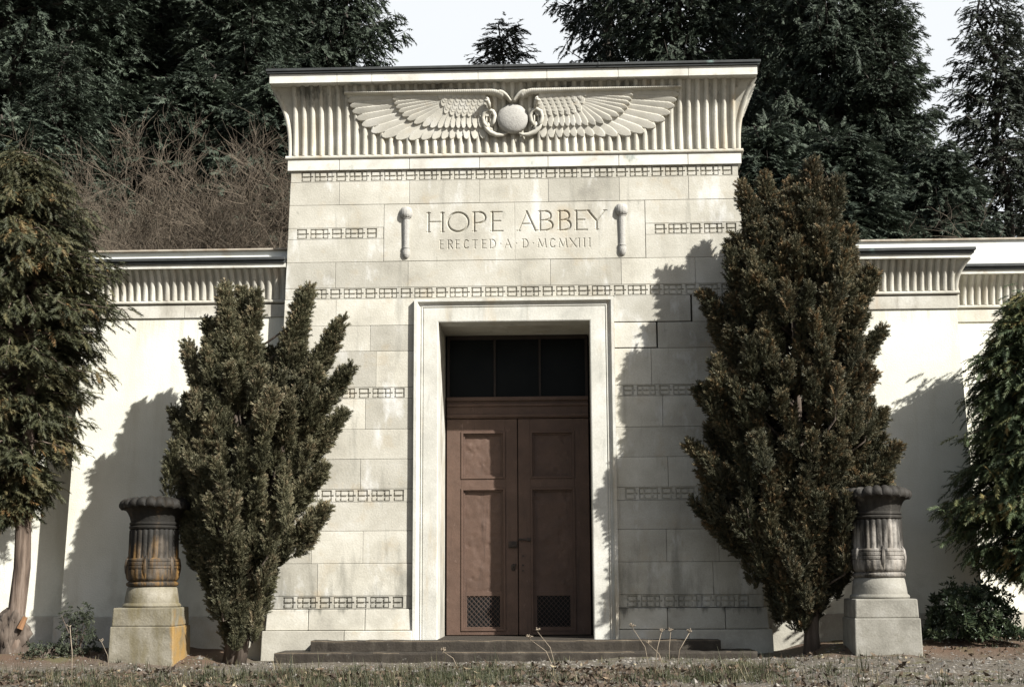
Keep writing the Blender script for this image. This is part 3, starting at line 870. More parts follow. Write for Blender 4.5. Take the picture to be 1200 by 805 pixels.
# ---- wings
def wing(s, xa, xb, y0, depth, outer, name='wing_wall'):
    """plaster wall from |x|=xa to xb at plane y0; battered outer end when outer"""
    X = lambda a, b: tuple(sorted((s*a, s*b)))
    ztop = 4.278
    m = MB()
    eb = .14 if outer else 0
    m.taper(X(xa, xb+eb)+(y0, y0+depth), X(xa, xb)+(y0, y0+depth), -.2, ztop, .5)
    wall = m.build(name, m_plaster, mau)
    m = MB()
    m.taper(X(xa, xb+eb+.06)+(y0-.06, y0+depth), X(xa, xb+eb+.05)+(y0-.05, y0+depth), -.25, .50, .5)
    m.build('wall_base', m_plinth, wall, bevel=.01)
    m = MB()
    n = max(1, int((xb-xa)/.95)); st = (xb-xa)/n
    for i in range(n):
        q = X(xa+i*st+.003, xa+(i+1)*st-.003+(.02 if i == n-1 and outer else 0)); m.box(q[0], q[1], y0-.02, y0+depth, ztop+.002, ztop+.165, rnd.random())
    m.build('stone_band', m_wcorn, wall, bevel=.003)
    m = MB()
    zr = ztop+.203
    m.tube([(s*xa, y0-.02, zr), (s*(xb+(.04 if outer else 0)), y0-.02, zr)], .025, 10)
    if outer: m.tube([(s*(xb+.02), y0-.02, zr), (s*(xb+.02), y0+depth, zr)], .025, 10)
    m.build('roll_moulding', m_wcorn, wall, smooth=True, angle=50)
    zc0, zc1 = ztop+.228, ztop+.612
    q = X(xa, xb)
    cavetto(0, zc0, zc1, .15, .0945, .76, 'wing_cornice', m_wcorn, wall, y0, mode=('none' if not outer else ('right' if s > 0 else 'left')), xr=q, deep=min(depth, 1.5))
    oe = .155 if outer else 0
    m = MB(); q = X(xa, xb+oe); m.box(q[0], q[1], y0-.205, y0+depth, zc1+.001, zc1+.056); m.build('fascia', m_fascia, wall, bevel=.003)
    m = MB(); q = X(xa, xb+oe+(.04 if outer else 0)); m.box(q[0], q[1], y0-.23, y0+depth, zc1+.058, zc1+.09); q = X(xa, xb+oe+(.06 if outer else 0)); m.box(q[0], q[1], y0-.255, y0+depth, zc1+.092, zc1+.13)
    m.build('roof_edge', m_lead, wall, bevel=.004)
    # backing behind the cornice
    m = MB(); q = X(xa, xb-.005); m.box(q[0], q[1], y0+.02, y0+depth-.03, ztop+.17, zc1-.004); m.build('cornice_backing', m_wcorn, wall)
    return wall


YW = .20
wing(1, 2.93, 5.60, YW, 6, True)
wing(-1, 2.93, 5.60, YW, 6, True)
wing(1, 5.55, 16, YW+1.0, 6, False)
wing(-1, 5.55, 16, YW+.42, 6, False)
# parapets
for s in (-1, 1):
    if s < 0:
        m = MB(); m.box(-5.62, -2.90, .24, .50, 4.95, 5.165); m.box(-5.62, -2.90, .205, .238, 4.95, 5.085)
        pa = m.build('parapet', m_white, mau, bevel=.004)
        m = MB(); m.box(-5.65, -2.90, .19, .53, 5.167, 5.19); m.build('coping', m_rust, pa, bevel=.004)
    a, b = sorted((s*(2.90 if s > 0 else 5.7), s*16))
    m = MB(); m.box(a, b, 1.70, 2.0, 4.95, 5.51); m.box(a, b, 1.65, 1.698, 4.95, 5.36)
    pa = m.build('parapet', m_white, mau, bevel=.004)
    m = MB(); m.box(a, b, 1.67, 2.03, 5.512, 5.54); m.build('coping', m_rust, pa, bevel=.004)

# ------------------------------------------------------------------ stone urns
def urn_mod(ruffle):
    def f(r, z, a, i):
        if .60 < z < .96: r = r*(1+.025*(abs(math.cos(a*13))*2-1))            # reeded shaft
        if z > 1.06:                                                        # lotus petals
            k = min(1, (z-1.06)/.12)
            pet = abs(math.cos(a*11))**.7
            r = r*(1+.05*k*(pet-.6)); z = z-.022*k*(1-pet)*(1 if z > 1.2 else .3)+.012*math.sin(a*2.3+r*9)*k
        if .33 < z < .47: r = r*(1+.01*math.cos(a*26))
        return r, z
    return f


UP = [(.325, 0), (.335, .02), (.328, .04), (.31, .055), (.302, .13), (.285, .235), (.27, .25), (.288, .262), (.298, .275), (.298, .295), (.28, .308), (.27, .318), (.286, .33), (.300, .36), (.306, .42), (.306, .46),
      (.298, .468), (.308, .476), (.310, .505), (.299, .512), (.308, .52), (.308, .55), (.298, .557), (.304, .566), (.302, .585), (.290, .597), (.280, .605), (.280, .66), (.278, .75), (.277, .85), (.276, .94),
      (.264, .955), (.285, .965), (.29, .985), (.28, 1.0), (.27, 1.005), (.285, 1.015), (.285, 1.035), (.272, 1.045), (.275, 1.07), (.283, 1.11), (.30, 1.16), (.33, 1.21), (.362, 1.228), (.388, 1.222), (.402, 1.24), (.404, 1.275), (.392, 1.305), (.365, 1.33), (.32, 1.345), (.2, 1.34), (.02, 1.335)]


def urn(x, y, zg, um, pm, label, group, seed):
    t = thing('stone_urn', label, 'urn', (x, y, zg), group)
    m = MB(); m.taper((-.374, .374, -.374, .374), (-.364, .364, -.364, .364), -.15, .455, .5)
    m.build('pedestal', pm, t, bevel=.012)
    m = MB(); m.taper((-.352, .352, -.352, .352), (-.344, .344, -.344, .344), .455, .665, .6)
    m.build('pedestal_cap', pm, t, bevel=.015)
    m = MB(); m.lathe([p for p in UP if p[1] < .3], (0, 0, .664), 64); m.v = [(x, y, .664+(z-.664)*.935) for x, y, z in m.v]; m.build('urn_base', pm, t, smooth=True, angle=40)
    m = MB(); m.lathe([p for p in UP if .24 < p[1]], (0, 0, .664), 208, 1, urn_mod(1))
    # vertical leaf clasps over the bulge
    for k in range(6):
        a = R(-90+k*60); 
        pts = []
        for z, r0 in ((.64, .275), (.58, .296), (.50, .304), (.43, .302), (.35, .288)):
            pts.append((r0*math.cos(a), r0*math.sin(a), .664+z))
        m.tube(pts, [.006, .024, .028, .024, .008], 8)
    m.v = [(x, y, .664+(z-.664)*.935) for x, y, z in m.v]
    m.build('urn_body', um, t, smooth=True, angle=40)
    return t


def urnstone(name, base, dark, drip, dz, dripamt):
    return mat(name, base, 5, 8, .75, .25, 40, fine=.12,
               extra=chain(stain(drip, 5, .46, .60, (1.6, 1.6, .12), seed=1, amount=dripamt), stain(dark, 5.5, .44, .58, (1.3, 1.3, .22), seed=4, amount=.95),
                           stain(dark, 3.0, .36, .52, (1.2, 1.2, .4), seed=7, zband=dz, amount=.95)))


m_urnL = urnstone('ochre_stained_stone', [(.35, (.035, .029, .022)), (.65, (.085, .07, .054))], (.010, .009, .007), (.19, .10, .022), (1.22, 1.50), .8)
m_urnR = urnstone('grey_weathered_stone', [(.35, (.13, .12, .105)), (.65, (.27, .25, .222))], (.016, .014, .011), (.2, .165, .12), (1.30, 1.58), .4)
def lichen(n, t, out):                                  # orange lichen growing on the block's right-hand side only
    L = n.links.new
    sp_ = n.nodes.new('ShaderNodeSeparateXYZ'); L(t.outputs['Object'], sp_.inputs[0])
    ns = n.nodes.new('ShaderNodeTexNoise'); ns.inputs['Scale'].default_value = 5; ns.inputs['Detail'].default_value = 5
    L(t.outputs['Object'], ns.inputs['Vector'])
    a = n.nodes.new('ShaderNodeMath'); a.operation = 'MULTIPLY_ADD'; a.inputs[1].default_value = .16
    L(ns.outputs['Fac'], a.inputs[0]); L(sp_.outputs['X'], a.inputs[2])
    r_ = n.nodes.new('ShaderNodeMapRange'); r_.inputs['From Min'].default_value = .42; r_.inputs['From Max'].default_value = .46; r_.inputs['To Max'].default_value = .75
    L(a.outputs[0], r_.inputs['Value'])
    mx_ = n.nodes.new('ShaderNodeMixRGB'); mx_.inputs[2].default_value = (.27, .155, .035, 1)
    L(r_.outputs[0], mx_.inputs[0]); L(out, mx_.inputs[1])
    return mx_.outputs[0]


m_pedL = mat('mossy_concrete', [(.3, (.10, .088, .062)), (.55, (.185, .168, .128)), (.75, (.27, .25, .205))], 4, 8, .9, .25, 40, fine=.1,
             extra=chain(stain((.10, .08, .032), 3.5, .44, .64, (1.3, 1, .45), seed=2, amount=.75), lichen))
m_pedR = mat('pale_concrete', [(.3, (.14, .132, .11)), (.55, (.215, .205, .175)), (.75, (.28, .27, .24))], 4, 8, .9, .2, 40, fine=.1,
             extra=stain((.12, .11, .08), 4, .58, .74, seed=2, amount=.6))
xl, _ = at(178, 700, -1.1); xr_, _ = at(1031, 700, -1.1)
urn(xl, -1.1, -.03, m_urnL, m_pedL, 'dark ochre-stained lotus urn on a mossy pedestal left of the door', 'stone urns flanking the entrance', 1)
urn(xr_, -1.1, .03, m_urnR, m_pedR, 'grey weathered lotus urn on a clean pale pedestal right of the door', 'stone urns flanking the entrance', 2)

# ------------------------------------------------------------------ foliage
def frames(Dv, g):
    Dv = Dv/np.linalg.norm(Dv, axis=1, keepdims=True)
    q = g.normal(size=Dv.shape)
    A = q-Dv*(q*Dv).sum(1, keepdims=True); A /= np.linalg.norm(A, axis=1, keepdims=True)
    return Dv, A, np.cross(Dv, A)


def scatter(P, Dv, sc, T, g, up_ref=None):
    """place template T (K,3 verts per triangle: (nt,3,3), axis = +Z) at points P along Dv"""
    if up_ref is None:
        W, A, B = frames(Dv, g)
    else:                                              # keep the flat side (local x,z plane) facing up_ref
        W = Dv/np.linalg.norm(Dv, axis=1, keepdims=True)
        B = up_ref-W*(up_ref*W).sum(1, keepdims=True); B /= np.maximum(np.linalg.norm(B, axis=1, keepdims=True), 1e-6)
        A = np.cross(B, W)
    t = T.reshape(-1, 3)
    V = P[:, None]+sc[:, None, None]*(t[None, :, 0:1]*A[:, None]+t[None, :, 1:2]*B[:, None]+t[None, :, 2:3]*W[:, None])
    return V.reshape(-1, 3)


def blade(base, d, L, w_, side):
    d = np.array(d, float); d /= np.linalg.norm(d); sd = np.cross(d, side); sd /= np.linalg.norm(sd)
    b = np.array(base, float)
    return [b-sd*w_/2, b+sd*w_/2, b+d*L]


def tpl_tuft(n, L, bl, bw, spread, seed):
    g = np.random.default_rng(seed); T = []
    for i in range(n):
        z = L*(i+.3)/n; a = i*2.4+g.uniform(-.4, .4)
        sp_ = spread*g.uniform(.6, 1.2)
        d = (math.cos(a)*math.sin(sp_), math.sin(a)*math.sin(sp_), math.cos(sp_))
        T.append(blade((d[0]*.006, d[1]*.006, z), d, bl*(1.15-.5*i/n), bw, g.normal(size=3)))
    return np.array(T)


def tpl_spray(n, L, bl, bw, droop, seed, tw=.25):
    """flat spray: side blades either side of an axis, drooping"""
    g = np.random.default_rng(seed); T = []
    for i in range(n):
        f = (i+.2)/n; z = L*f; s = 1 if i % 2 else -1
        ang = g.uniform(.5, .9)
        d = (s*math.sin(ang), -droop*g.uniform(.5, 1.4)+g.normal()*tw, math.cos(ang))
        T.append(blade((0, -droop*L*f*f*.6, z), d, bl*(1-.6*abs(f-.35)), bw, (g.normal()*.5, 1, g.normal()*.5)))
    T.append(blade((0, -droop*L*.5, L*.9), (0, -droop, 1), bl*.8, bw, (0, 1, 0)))
    T.append(blade((0, 0, 0), (0, -droop*.6, 1), L, bw*.7, (0, 1, 0)))
    return np.array(T)


def tri_obj(name, Vs, tones, nt_, mt, parent):
    V = np.concatenate(Vs); F = np.arange(len(V)).reshape(-1, 3)
    return np_obj(name, V, F, mt, parent, False, tones)


TUFTS = [tpl_tuft(20, .11, .040, .0135, .62, 40+i) for i in range(3)]


def plume_tree(name, label, x0, yc, outline, tips, mt, seed, npl, trunkspec, prad=(.058, .088), cat='tree', group=None, dens=1.0, depthf=.85, bark=None, rusty=.15):
    """upright juniper: outline = [(z, xleft, xright)], filled with upward plumes that carry tufts of scale leaves"""
    g = np.random.default_rng(seed)
    zg = float(ground_z(x0, yc))
    t = thing(name, label, cat, (x0, yc, zg), group)
    zz = np.array([o[0] for o in outline]); xl_ = np.array([o[1] for o in outline]); xr2 = np.array([o[2] for o in outline])
    o_ = np.argsort(zz); zz, xl_, xr2 = zz[o_], xl_[o_], xr2[o_]
    pl = []
    def mid(z): return (np.interp(z, zz, xl_)+np.interp(z, zz, xr2))/2
    for (tx_, tz, dy, ln, rad) in tips:
        e = np.array([tx_, yc+dy, tz]); b = np.array([tx_+(mid(tz-ln)-tx_)*.45, yc+dy*.5, max(tz-ln, zz[0])])
        ax = (e-b)/np.linalg.norm(e-b)
        for k in range(int(ln*26)+3):
            u = min(1, (k+g.random())/(ln*26+2)); ph = g.uniform(0, 6.28)
            rd = np.array([math.cos(ph), math.sin(ph), .0])
            q = b+(e-b)*u
            d = ax+rd*.38*(1-.8*u); d /= np.linalg.norm(d)
            L = g.uniform(.24, .38)*(1-.25*u)
            pl.append((q-ax*.15+rd*rad*.5*(1-u*.85), q-ax*.15+rd*rad*.5*(1-u*.85)+d*L, g.uniform(.055, .085)*(1-.25*u), k % 6 == 0))
    for i in range(npl):
        z = g.uniform(zz[0]+.05, zz[-1]-.15)
        a = np.interp(z, zz, xl_); b = np.interp(z, zz, xr2); cx = (a+b)/2; hwid = (b-a)/2
        ph = g.uniform(0, 2*math.pi); f = g.uniform(.35, .99)**.5
        wob = 1+.10*math.sin(ph*3+z*4.1+seed)+.07*math.sin(ph*5-z*7)
        tip_ = np.array([cx+hwid*f*math.cos(ph)*.93*wob, yc+hwid*depthf*f*wob*math.sin(ph), z+.08])
        rd = np.array([math.cos(ph), math.sin(ph)*.9, 0])
        d = np.array([0, 0, 1.])*g.uniform(.7, 1.2)+rd*g.uniform(.15, .62)+g.normal(size=3)*.16; d /= np.linalg.norm(d)
        pl.append((tip_-d*g.uniform(.34, .62), tip_, g.uniform(*prad), i % 5 == 0))
    Vs = []; tn = []
    limbs = MB()
    ztop = zz[-1]
    for base, tip, rad, woody in pl:
        ax = tip-base; La = np.linalg.norm(ax); ax /= La
        n = int(900*La*rad/.16*dens)
        u = g.random(n)**.85
        shape = np.sin(np.clip(u*.93+.10, 0, 1)*math.pi)**.7*(1-.62*u)
        ph = g.uniform(0, 2*math.pi, n); rr = rad*shape*np.sqrt(g.uniform(.25, 1, n))*(1+.25*np.sin(ph*3+u*9))
        q = np.array([.3, .5, .1]); A = np.cross(ax, q); A /= np.linalg.norm(A); B = np.cross(ax, A)
        rad_d = np.cos(ph)[:, None]*A+np.sin(ph)[:, None]*B
        P = base+ax*(u*La)[:, None]+rad_d*rr[:, None]
        Dv = ax*.7+rad_d*.75+g.normal(size=(n, 3))*.22+np.array([0, 0, .25])
        sc = g.uniform(.6, 1.1, n)
        wh = g.integers(0, 3, n); pt = g.uniform(-.22, .22)
        for k in range(3):
            s_ = wh == k
            if not s_.any(): continue
            Vs.append(scatter(P[s_], Dv[s_], sc[s_], TUFTS[k], g))
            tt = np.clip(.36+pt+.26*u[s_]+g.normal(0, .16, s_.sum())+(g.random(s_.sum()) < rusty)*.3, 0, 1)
            tn.append(np.repeat(tt, len(TUFTS[k])))
        if woody:
            hub = np.array([mid(max(base[2]-.5, zz[0]))*.6+x0*.4, yc, max(zz[0], base[2]-.55)]); o0 = np.array([x0, yc, zg])
            limbs.tube([hub-o0, base-o0, tip-ax*.1-o0], [.022, .012, .003], 4)
    for V in Vs: V -= np.array([x0, yc, zg])
    tri_obj('crown', Vs, np.concatenate(tn), 0, mt, t)
    for pts, rad in trunkspec:
        limbs.tube([(a-x0, yy-yc, z-zg) for a, yy, z in pts], rad, 9)
    limbs.build('trunk', bark or m_bark, t, smooth=True)
    return t


def px_outline(rows_, y):
    out = []
    for py, a, b in rows_:
        xa, z = at(a, py, y); xb, z2 = at(b, py, y); out.append(((z+z2)/2, xa, xb))
    return out


# left juniper
YJ = -.9
ol = px_outline([(372, 262, 290), (395, 246, 306), (428, 226, 322), (445, 218, 372), (470, 212, 385), (520, 207, 370), (560, 206, 362), (600, 211, 355), (640, 222, 340), (675, 236, 322), (700, 248, 310), (722, 258, 298)], YJ)
def tip(px, py, dy, ln, rad, y): x, z = at(px, py, y); return (x, z, dy, ln, rad)
tl = [(264, 343, 0, 1.0, .15), (283, 341, .1, 1.1, .15), (300, 355, -.1, .8, .10), (358, 345, 0, 1.25, .15), (350, 375, .1, 1.0, .15), (394, 385, .05, 1.0, .13), (406, 438, -.05, .7, .10), (399, 487, .1, .6, .10), (378, 553, -.1, .5, .11),
      (379, 600, -.1, .55, .11), (242, 378, .1, .8, .13), (222, 412, 0, .8, .13), (207, 488, 0, .6, .12), (204, 545, .1, .5, .11), (211, 595, 0, .5, .12), (320, 420, .1, .8, .16), (270, 380, -.2, 1.0, .16), (330, 450, -.2, .8, .16)]
xt, _ = at(274, 760, YJ)
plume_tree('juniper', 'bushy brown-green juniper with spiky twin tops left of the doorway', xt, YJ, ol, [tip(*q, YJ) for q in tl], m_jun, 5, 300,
           [([(xt-.05, YJ, -.1), (xt-.02, YJ, .25), (xt+.02, YJ, .8), (xt-.05, YJ, 2.4), (xt-.05, YJ, 3.6)], [.10, .075, .06, .045, .015]),
            ([(xt+.06, YJ-.03, -.1), (xt+.14, YJ-.02, .35), (xt+.2, YJ, .9), (xt+.5, YJ, 2.4), (xt+.75, YJ, 3.7)], [.085, .06, .05, .04, .015]),
            ([(xt-.02, YJ+.1, -.1), (xt-.1, YJ+.1, .5), (xt-.25, YJ, 1.3), (xt-.5, YJ, 2.6)], [.05, .04, .03, .012])],
           group='junipers beside the entrance')
# right juniper
YK = -.72
ol = px_outline([(212, 940, 962), (240, 908, 982), (270, 876, 992), (300, 850, 1012), (350, 832, 1024), (420, 826, 1029), (480, 820, 1030), (530, 818, 1038), (580, 826, 1038), (620, 842, 1026), (645, 860, 1010), (670, 888, 992), (700, 918, 966)], YK)
tl = [(953, 196, 0, 1.2, .19), (930, 215, .1, 1.1, .19), (897, 214, .1, 1.0, .15), (872, 226, 0, .9, .14), (979, 222, -.1, 1.0, .15), (997, 275, 0, .9, .15), (857, 290, 0, .9, .15), (827, 350, 0, .7, .12), (1022, 322, 0, .8, .14), (1028, 392, 0, .7, .13),
      (823, 462, 0, .6, .12), (815, 528, 0, .6, .12), (822, 595, .1, .5, .12), (1046, 528, -.1, .6, .11), (1038, 565, 0, .6, .11), (1031, 490, 0, .6, .13)]
xt, _ = at(952, 760, YK)
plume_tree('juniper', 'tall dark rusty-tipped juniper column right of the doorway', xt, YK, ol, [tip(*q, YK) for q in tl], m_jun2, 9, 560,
           [([(xt, YK, -.1), (xt, YK, .3), (xt+.03, YK, .8), (xt-.05, YK, 2.5), (xt-.1, YK, 5.2)], [.13, .085, .075, .05, .012]),
            ([(xt-.03, YK, .2), (xt+.12, YK, .8), (xt+.3, YK, 1.8), (xt+.35, YK, 3.4)], [.06, .06, .04, .015]),
            ([(xt, YK, .2), (xt-.2, YK, .9), (xt-.5, YK, 2.2), (xt-.5, YK, 4)], [.06, .05, .04, .012])],
           group='junipers beside the entrance', rusty=.12, depthf=.62)

FROND = [tpl_spray(26, .21, .062, .0125, .32, 60+i) for i in range(3)]


def frond_tree(name, label, x0, yc, outline, mt, seed, nbr, trunkspec, tips=(), group=None, rusty=.1, rscale=1.0, depthf=.9):
    """cedar: drooping flat fronds on short limbs, massed inside outline [(z, xl, xr)]"""
    g = np.random.default_rng(seed); zg = float(ground_z(x0, yc))
    t = thing(name, label, 'tree', (x0, yc, zg), group)
    zz = np.array([o[0] for o in outline]); xl_ = np.array([o[1] for o in outline]); xr2 = np.array([o[2] for o in outline])
    o_ = np.argsort(zz); zz, xl_, xr2 = zz[o_], xl_[o_], xr2[o_]
    limbs = MB(); Vs = []; tn = []; O = np.array([x0, yc, zg])
    br = []
    for (a, z, dy) in tips: br.append(np.array([a, yc+dy, z]))
    for i in range(nbr):
        z = g.uniform(zz[0], zz[-1]); a = np.interp(z, zz, xl_); b = np.interp(z, zz, xr2); cx = (a+b)/2; h = (b-a)/2
        ph = g.uniform(0, 2*math.pi); f = g.uniform(.72, 1.0)
        br.append(np.array([cx+h*f*math.cos(ph), yc+h*depthf*f*math.sin(ph), z]))
    for e in br:
        cx = (np.interp(e[2], zz, xl_)+np.interp(e[2], zz, xr2))/2
        b0 = np.array([cx*.5+x0*.5, yc, e[2]+g.uniform(-.15, .35)])
        mid = (b0+e)/2+np.array([0, 0, g.uniform(.03, .2)])
        limbs.tube([b0-O, mid-O, e-O], [.022, .012, .003], 4)
        n = int(56*rscale)
        u = g.uniform(.25, 1.0, n)
        P = (1-u)[:, None]**2*b0+2*(u*(1-u))[:, None]*mid+(u**2)[:, None]*e
        P = P+g.normal(size=(n, 3))*np.array([.09, .09, .07])*(1.2-.7*u)[:, None]
        ax = e-b0; ax[2] *= .3; ax /= np.linalg.norm(ax)
        sd = np.cross(ax, [0, 0, 1.])
        Dv = ax*g.uniform(.3, 1, (n, 1))+sd*g.uniform(-.9, .9, (n, 1))+np.array([0, 0, -.35])+g.normal(size=(n, 3))*.25
        upv = np.array([0, 0, 1.])+g.normal(size=(n, 3))*.35
        sc = g.uniform(.6, 1.15, n)
        wh = g.integers(0, 3, n); pt = g.uniform(-.12, .12); ru = g.random() < rusty
        for k in range(3):
            s_ = wh == k
            if not s_.any(): continue
            Vs.append(scatter(P[s_], Dv[s_], sc[s_], FROND[k], g, upv[s_])-O)
            tt = np.clip(.45+pt+g.normal(0, .16, s_.sum())+(.4*g.random(s_.sum()) if ru else 0), 0, 1)
            tn.append(np.repeat(tt, len(FROND[k])))
    tri_obj('crown', Vs, np.concatenate(tn), 0, mt, t)
    for pts, rad in trunkspec: limbs.tube([(a-x0, yy-yc, z-zg) for a, yy, z in pts], rad, 10)
    limbs.build('trunk', m_redbark, t, smooth=True)
    return t


YC = -.75
ol = px_outline([(195, -10, 60), (230, -60, 85), (270, -100, 112), (310, -115, 128), (350, -120, 132), (390, -118, 112), (440, -112, 112), (490, -100, 92), (540, -80, 80), (580, -55, 52), (605, -20, 28)], YC)
tp = [(85, 228), (120, 262), (143, 312), (157, 368), (150, 375), (128, 440), (118, 395), (104, 495), (95, 530), (62, 575), (60, 205), (30, 190), (135, 330), (110, 345), (140, 372), (8, 610), (30, 600)]
tp = [(*at(a, b, YC), random.uniform(-.3, .2)) for a, b in tp]
xt, _ = at(14, 745, YC); xt2, _ = at(28, 590, YC)
tr = frond_tree('cedar', 'red-trunked cedar with ragged green and rusty fronds at the left edge', xt, YC, ol, m_cedar, 13, 360,
           [([(xt-.02, YC, -.1), (xt, YC, .2), (xt+.03, YC, .45), (xt+.08, YC, 1.1), (xt2, YC, 1.9), (xt2+.02, YC, 3.0), (xt2, YC, 5.6)], [.19, .15, .105, .10, .09, .07, .02])],
           tips=tp, group='cedars at the ends of the front', rusty=.22)
m = MB()
m.lathe([(.19, -.1), (.18, .0), (.155, .06), (.17, .13), (.185, .20), (.17, .27), (.145, .33), (.15, .38), (.13, .43), (.10, .47), (.08, .50)], (0, 0, 0), 48, 1,
        lambda r, z, a, i: (r*(1+.16*math.sin(a*3+z*9)+.14*math.sin(a*7-z*23)+.08*math.sin(a*13+z*40)), z+.008*math.sin(a*5)))
m.build('root_burl', m_bark, tr, smooth=True)
m = MB(); m.tube([(.15, -.16, .26), (.20, -.13, .40)], [.04, .03], 6); m.build('cut_stub', m_wood, tr)

YD = -.75
ol = px_outline([(352, 1195, 1235), (385, 1172, 1260), (430, 1148, 1290), (480, 1136, 1305), (530, 1128, 1315), (580, 1112, 1325), (620, 1112, 1325), (650, 1136, 1320), (678, 1168, 1300)], YD)
tp = [(1186, 372), (1160, 405), (1134, 440), (1140, 470), (1122, 515), (1126, 555), (1100, 602), (1108, 628), (1118, 590), (1135, 650), (1160, 662), (1175, 672), (1112, 612), (1104, 596), (1128, 642), (1150, 425), (1175, 395), (1190, 385), (1140, 425)]
tp = [(*at(a, b, YD), random.uniform(-.3, .2)) for a, b in tp]
xt, _ = at(1232, 750, YD)
frond_tree('cedar', 'dark green cedar with gold frond tips at the right edge', xt, YD, ol, m_cedar2, 17, 280,
           [([(xt, YD, -.1), (xt, YD, .4), (xt-.03, YD, 2), (xt-.1, YD, 3.9)], [.14, .10, .07, .015])], tips=tp, group='cedars at the ends of the front', rusty=.18)


# broad-leaved shrubs
def leaf_tpl(L, w_, n, seed):
    g = np.random.default_rng(seed); T = []
    for i in range(n):
        a = i*2.4; el = g.uniform(.5, 1.25)
        d = np.array([math.cos(a)*math.sin(el), math.sin(a)*math.sin(el), math.cos(el)])
        sd = np.cross(d, [0, 0, 1.]); sd /= np.linalg.norm(sd)
        l = L*g.uniform(.8, 1.2); b = d*.01; mdl = d*l*.5+np.array([0, 0, .006]); e = d*l-np.array([0, 0, .012])
        T.append([b, mdl-sd*w_/2, e]); T.append([b, e, mdl+sd*w_/2])
    return np.array(T)


def shrub(name, label, x0, yc, rx, ry, h, mt, n, tpl, seed, group=None, bark=m_bark):
    g = np.random.default_rng(seed); zg = float(ground_z(x0, yc))
    t = thing(name, label, 'shrub', (x0, yc, zg), group)
    a = g.uniform(0, 2*math.pi, n); c = g.uniform(-.1, 1, n); f = g.uniform(.5, 1, n)**.5
    bump = 1+.22*np.sin(a*3+seed)*np.cos(c*5)+.12*np.sin(a*7+c*9)
    rr = np.sqrt(np.clip(1-c*c*.9, 0, 1))*f*bump
    P = np.stack([rx*rr*np.cos(a), ry*rr*np.sin(a), h*(.08+.9*np.clip(c, 0, 1)*f*bump)], -1)
    Dv = P*np.array([1, 1, .6])+np.array([0, 0, .25])+g.normal(size=(n, 3))*.25
    V = scatter(P, Dv, g.uniform(.7, 1.2, n), tpl, g)
    tri_obj('foliage', [V], np.repeat(np.clip(g.normal(.5, .22, n), 0, 1), len(tpl)), 0, mt, t)
    m = MB()
    for k in range(14):
        q = P[g.integers(0, n)]
        m.tube([(g.normal()*.05, g.normal()*.05, -.08), tuple(q*.5+np.array([0, 0, .02])), tuple(q)], [.014, .009, .003], 5)
    m.build('stem', bark, t)
    return t


xs_, _ = at(1141, 760, -.75)
shrub('rhododendron', 'low glossy dark-leaved shrub against the wall right of the right urn', xs_, -.75, .50, .42, .66, m_rhodo, 900, leaf_tpl(.085, .03, 6, 1), 4)
xs_, _ = at(90, 765, -1.0)
shrub('seedling_bush', 'sparse small-leaved grey-green bush left of the left pedestal', xs_, -1.0, .23, .2, .58, m_bush, 230, leaf_tpl(.05, .017, 7, 2), 6)
xs_, _ = at(55, 770, -1.1)
shrub('weed_clump', 'low leafy weeds on the soil beneath the left cedar', xs_, -1.1, .28, .2, .16, m_bush, 120, leaf_tpl(.05, .02, 6, 3), 8)

# ------------------------------------------------------------------ background firs
SPR = [tpl_spray(18, .46, .17, .055, .30, 80+i, .34) for i in range(4)]


